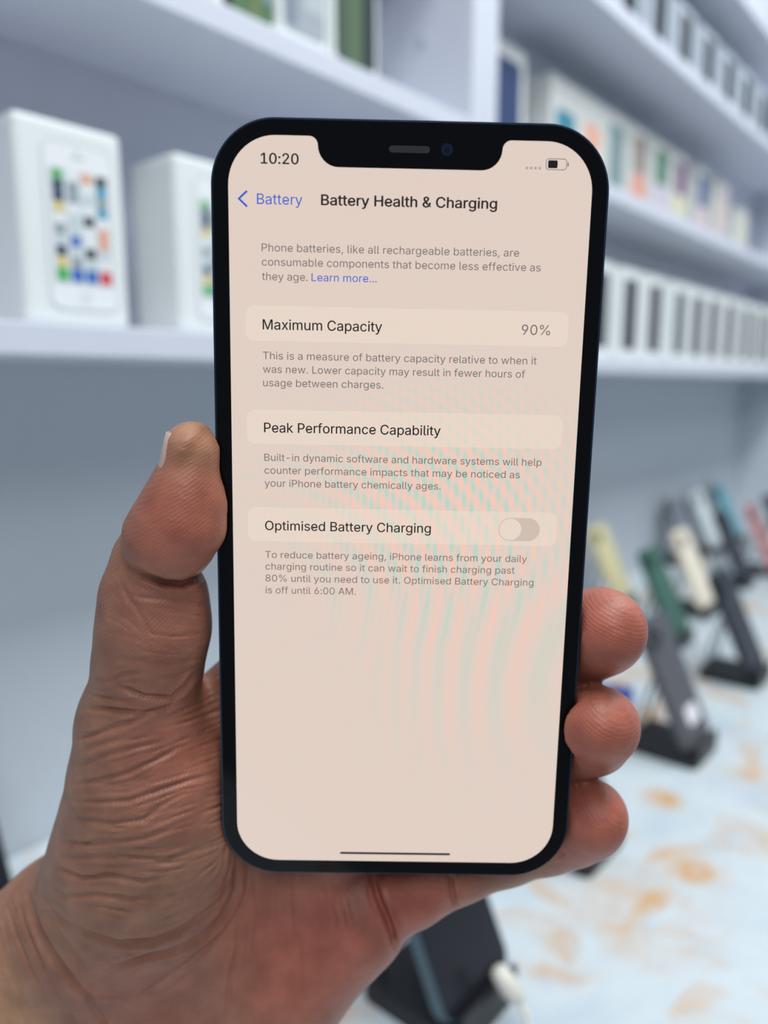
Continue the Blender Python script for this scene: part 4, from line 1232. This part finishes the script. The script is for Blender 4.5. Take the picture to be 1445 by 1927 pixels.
for dpt, w_, pl in CR:
    a = np.array(pl, float)
    m = 4.5 * w_
    sel = np.nonzero(front & (pu > a[:, 0].min() - m) & (pu < a[:, 0].max() + m) & (pv > a[:, 1].min() - m) & (pv < a[:, 1].max() + m))[0]
    if not len(sel):
        continue
    best = np.full(len(sel), 1e9)
    tpar = np.zeros(len(sel))
    su, sv = pu[sel], pv[sel]
    n = len(a) - 1
    for i in range(n):
        d_ = a[i + 1] - a[i]
        h = np.clip(((su - a[i, 0]) * d_[0] + (sv - a[i, 1]) * d_[1]) / (d_ @ d_ + 1e-9), 0, 1)
        q = (su - a[i, 0] - h * d_[0]) ** 2 + (sv - a[i, 1] - h * d_[1]) ** 2
        up = q < best
        best = np.where(up, q, best)
        tpar = np.where(up, (i + h) / n, tpar)
    q = np.sqrt(best) / w_
    fade = np.clip(np.minimum(tpar, 1 - tpar) * 5 + 0.15, 0, 1)
    disp[sel] += dpt * fade * (-np.exp(-q ** 2) + 0.32 * np.exp(-((q - 2.1) / 0.9) ** 2))
V2 = V + N * (np.clip(disp, -1.4, 0.5) * facing)[:, None]


def phone_gap(W):
    qx = np.abs(W[:, 0]) - (PW / 2 - PR)
    qy = np.abs(W[:, 1]) - (PHH / 2 - PR)
    a_ = np.sqrt(np.maximum(qx, 0) ** 2 + np.maximum(qy, 0) ** 2) + np.minimum(np.maximum(qx, qy), 0) - PR
    return np.maximum(a_, np.abs(W[:, 2] + 3.95) - 3.95)


for it in range(3):          # nothing of the skin enters the phone
    g0 = phone_gap(V2)
    bad = np.nonzero(g0 < 0.09)[0]
    if not len(bad):
        break
    W = V2[bad]
    gr = np.stack([(phone_gap(W + e_) - phone_gap(W - e_)) / 0.02 for e_ in np.eye(3) * 0.01], 1)
    V2[bad] = W + gr * (0.1 - g0[bad])[:, None]

# skin tone by place on the hand, some light painted in (0 tan back and forearm, 1 rosy palm and fingertips)
tipc = np.array([P(1140, 1190, -2), P(1123, 1370, 0), P(1110, 1538, -5)])
rosy = np.zeros(nv)
for tcn in tipc:
    rosy = np.maximum(rosy, np.clip(1.25 - np.linalg.norm(V - tcn, axis=1) / 16, 0, 1))
for (u, v, z, rr, am) in ((600, 1760, -10, 30, 0.75), (760, 1690, -10, 22, 0.8), (345, 975, 8, 14, 0.75), (370, 1400, 4, 20, 0.45), (330, 1160, 8, 16, 0.35), (300, 1880, -5, 22, 0.4)):
    rosy = np.maximum(rosy, am * np.clip(1.3 - np.linalg.norm(V - P(u, v, z), axis=1) / rr, 0, 1))
arm = np.clip(1.2 - np.linalg.norm(V - P(0, 1830, -18), axis=1) / 22, 0, 1)  # lighter tan forearm, ceiling light on it painted into the colour
pale = np.clip(1.1 - np.linalg.norm(V - P(360, 815, 5), axis=1) / 10, 0, 1)  # yellowish thumb tip with its overhead highlight painted in
tan_, ros, arm_lit, tip_lit = [np.array(srgb(*c_)[:3]) for c_ in ((151, 108, 86), (178, 99, 82), (222, 172, 128), (212, 160, 120))]
colr = tan_ + (ros - tan_) * rosy[:, None]
colr = colr + (arm_lit - colr) * arm[:, None]
colr = colr + (tip_lit - colr) * (0.5 * pale[:, None])

origin = P(420, 1560, -24)
V3 = (V2 - origin) * MM
me2.vertices.foreach_set('co', V3.astype(np.float32).ravel())
att = me2.color_attributes.new('tone', 'FLOAT_COLOR', 'POINT')
att.data.foreach_set('color', np.concatenate([colr, np.ones((nv, 1))], 1).astype(np.float32).ravel())
me2.polygons.foreach_set('use_smooth', [True] * len(me2.polygons))
me2.update()
me2.name = 'hand'


def skin():
    m = bpy.data.materials.new('skin')
    m.use_nodes = True
    nt = m.node_tree
    L = nt.links.new
    b = nt.nodes['Principled BSDF']
    b.inputs['Roughness'].default_value = 0.46
    b.inputs['Specular IOR Level'].default_value = 0.42
    b.inputs['Subsurface Weight'].default_value = 0.12
    b.inputs['Subsurface Radius'].default_value = (1.0, 0.38, 0.2)
    b.inputs['Subsurface Scale'].default_value = 0.0022
    at = nt.nodes.new('ShaderNodeAttribute')
    at.attribute_name = 'tone'
    tc = nt.nodes.new('ShaderNodeTexCoord')

    def noise(sc, det, mp=None):
        n = nt.nodes.new('ShaderNodeTexNoise')
        n.inputs['Scale'].default_value = sc
        n.inputs['Detail'].default_value = det
        if mp:
            g = nt.nodes.new('ShaderNodeMapping')
            g.inputs['Rotation'].default_value = mp[0]
            g.inputs['Scale'].default_value = mp[1]
            L(tc.outputs['Object'], g.inputs['Vector'])
            L(g.outputs[0], n.inputs['Vector'])
        else:
            L(tc.outputs['Object'], n.inputs['Vector'])
        return n
    mot = noise(160, 5)
    rm = nt.nodes.new('ShaderNodeValToRGB')
    e = rm.color_ramp.elements
    e[0].position, e[0].color = 0.3, (0.80, 0.74, 0.72, 1)
    e[1].position, e[1].color = 0.7, (1.12, 1.10, 1.08, 1)
    L(mot.outputs['Fac'], rm.inputs[0])
    mx = nt.nodes.new('ShaderNodeMix')
    mx.data_type = 'RGBA'
    mx.blend_type = 'MULTIPLY'
    mx.inputs[0].default_value = 1
    L(at.outputs['Color'], mx.inputs[6])
    L(rm.outputs[0], mx.inputs[7])
    L(mx.outputs[2], b.inputs['Base Color'])
    # fine relief: skin cells, then ridges
    vo = nt.nodes.new('ShaderNodeTexVoronoi')
    vo.feature = 'DISTANCE_TO_EDGE'
    vo.inputs['Scale'].default_value = 900
    L(tc.outputs['Object'], vo.inputs['Vector'])
    cl = nt.nodes.new('ShaderNodeMath')
    cl.operation = 'MINIMUM'
    cl.inputs[1].default_value = 0.12
    L(vo.outputs['Distance'], cl.inputs[0])
    b1 = nt.nodes.new('ShaderNodeBump')
    b1.inputs['Strength'].default_value = 0.30
    b1.inputs['Distance'].default_value = 0.0006
    L(cl.outputs[0], b1.inputs['Height'])
    n2 = noise(700, 4, ((0, 0, R(18)), (0.4, 1.0, 1.0)))
    b2 = nt.nodes.new('ShaderNodeBump')
    b2.inputs['Strength'].default_value = 0.35
    b2.inputs['Distance'].default_value = 0.00035
    L(n2.outputs['Fac'], b2.inputs['Height'])
    L(b1.outputs[0], b2.inputs['Normal'])
    wv = nt.nodes.new('ShaderNodeTexWave')
    wv.wave_type = 'RINGS'
    wv.rings_direction = 'SPHERICAL'
    wv.inputs['Scale'].default_value = 440
    wv.inputs['Distortion'].default_value = 3.0
    wv.inputs['Detail'].default_value = 1
    wv.inputs['Detail Scale'].default_value = 0.35
    g = nt.nodes.new('ShaderNodeMapping')
    g.inputs['Location'].default_value = (-0.060, 0.020, 0.0)
    L(tc.outputs['Object'], g.inputs['Vector'])
    L(g.outputs[0], wv.inputs['Vector'])
    b3 = nt.nodes.new('ShaderNodeBump')
    b3.inputs['Strength'].default_value = 0.22
    b3.inputs['Distance'].default_value = 0.00014
    L(wv.outputs['Fac'], b3.inputs['Height'])
    L(b2.outputs[0], b3.inputs['Normal'])
    L(b3.outputs[0], b.inputs['Normal'])
    return m


me2.materials.clear()
me2.materials.append(skin())
ho = bpy.data.objects.new('hand', me2)
COL.objects.link(ho)
ho.matrix_world = PH_M @ Matrix.Translation(Vector(origin) * MM)
tag(ho, 'bare left hand and wrist gripping the large phone from behind', 'hand')

# thumbnail: a curved plate on the outer side of the thumb's end segment
bm = bmesh.new()
rows = []
nail_c = [(328, 905, 5.7), (338, 878, 5.6), (347, 850, 5.2), (353, 826, 4.7), (357, 812, 4.4)]
M_, K_ = len(nail_c), 14
side = []
for (u, v, rr) in [(291, 916, 0), (299, 886, 0), (306, 858, 0), (312, 832, 0), (317, 812, 0)]:
    p = P(u, v, 1.2)
    side.append(p)
for ring, off in ((0, 0.25), (1, -0.35)):
    grid = []
    for i, p in enumerate(side):
        row = []
        wz = [4.6, 5.6, 6.0, 5.8, 4.4][i]
        for k in range(K_ + 1):
            a = R(-62 + 124 * k / K_)
            q = Vector((p[0] + wz * 0.62 * (1 - math.cos(a)) - off, p[1], p[2] + wz * math.sin(a)))
            row.append(bm.verts.new(q))
        grid.append(row)
    rows.append(grid)
A, Bk = rows
for i in range(M_ - 1):
    for k in range(K_):
        bm.faces.new((A[i][k], A[i][k + 1], A[i + 1][k + 1], A[i + 1][k]))
        bm.faces.new((Bk[i][k], Bk[i + 1][k], Bk[i + 1][k + 1], Bk[i][k + 1]))
for k in range(K_):
    bm.faces.new((A[0][k], Bk[0][k], Bk[0][k + 1], A[0][k + 1]))
    bm.faces.new((A[-1][k], A[-1][k + 1], Bk[-1][k + 1], Bk[-1][k]))
for i in range(M_ - 1):
    bm.faces.new((A[i][0], A[i + 1][0], Bk[i + 1][0], Bk[i][0]))
    bm.faces.new((A[i][-1], Bk[i][-1], Bk[i + 1][-1], A[i + 1][-1]))
bmesh.ops.translate(bm, vec=-Vector(origin), verts=bm.verts)
nail = mmobj('thumbnail', bm, mat('nail', srgb(206, 174, 160), 0.3, coat=0.3), ho, smooth=True)
nail['label'] = 'pale thumbnail seen edge-on'
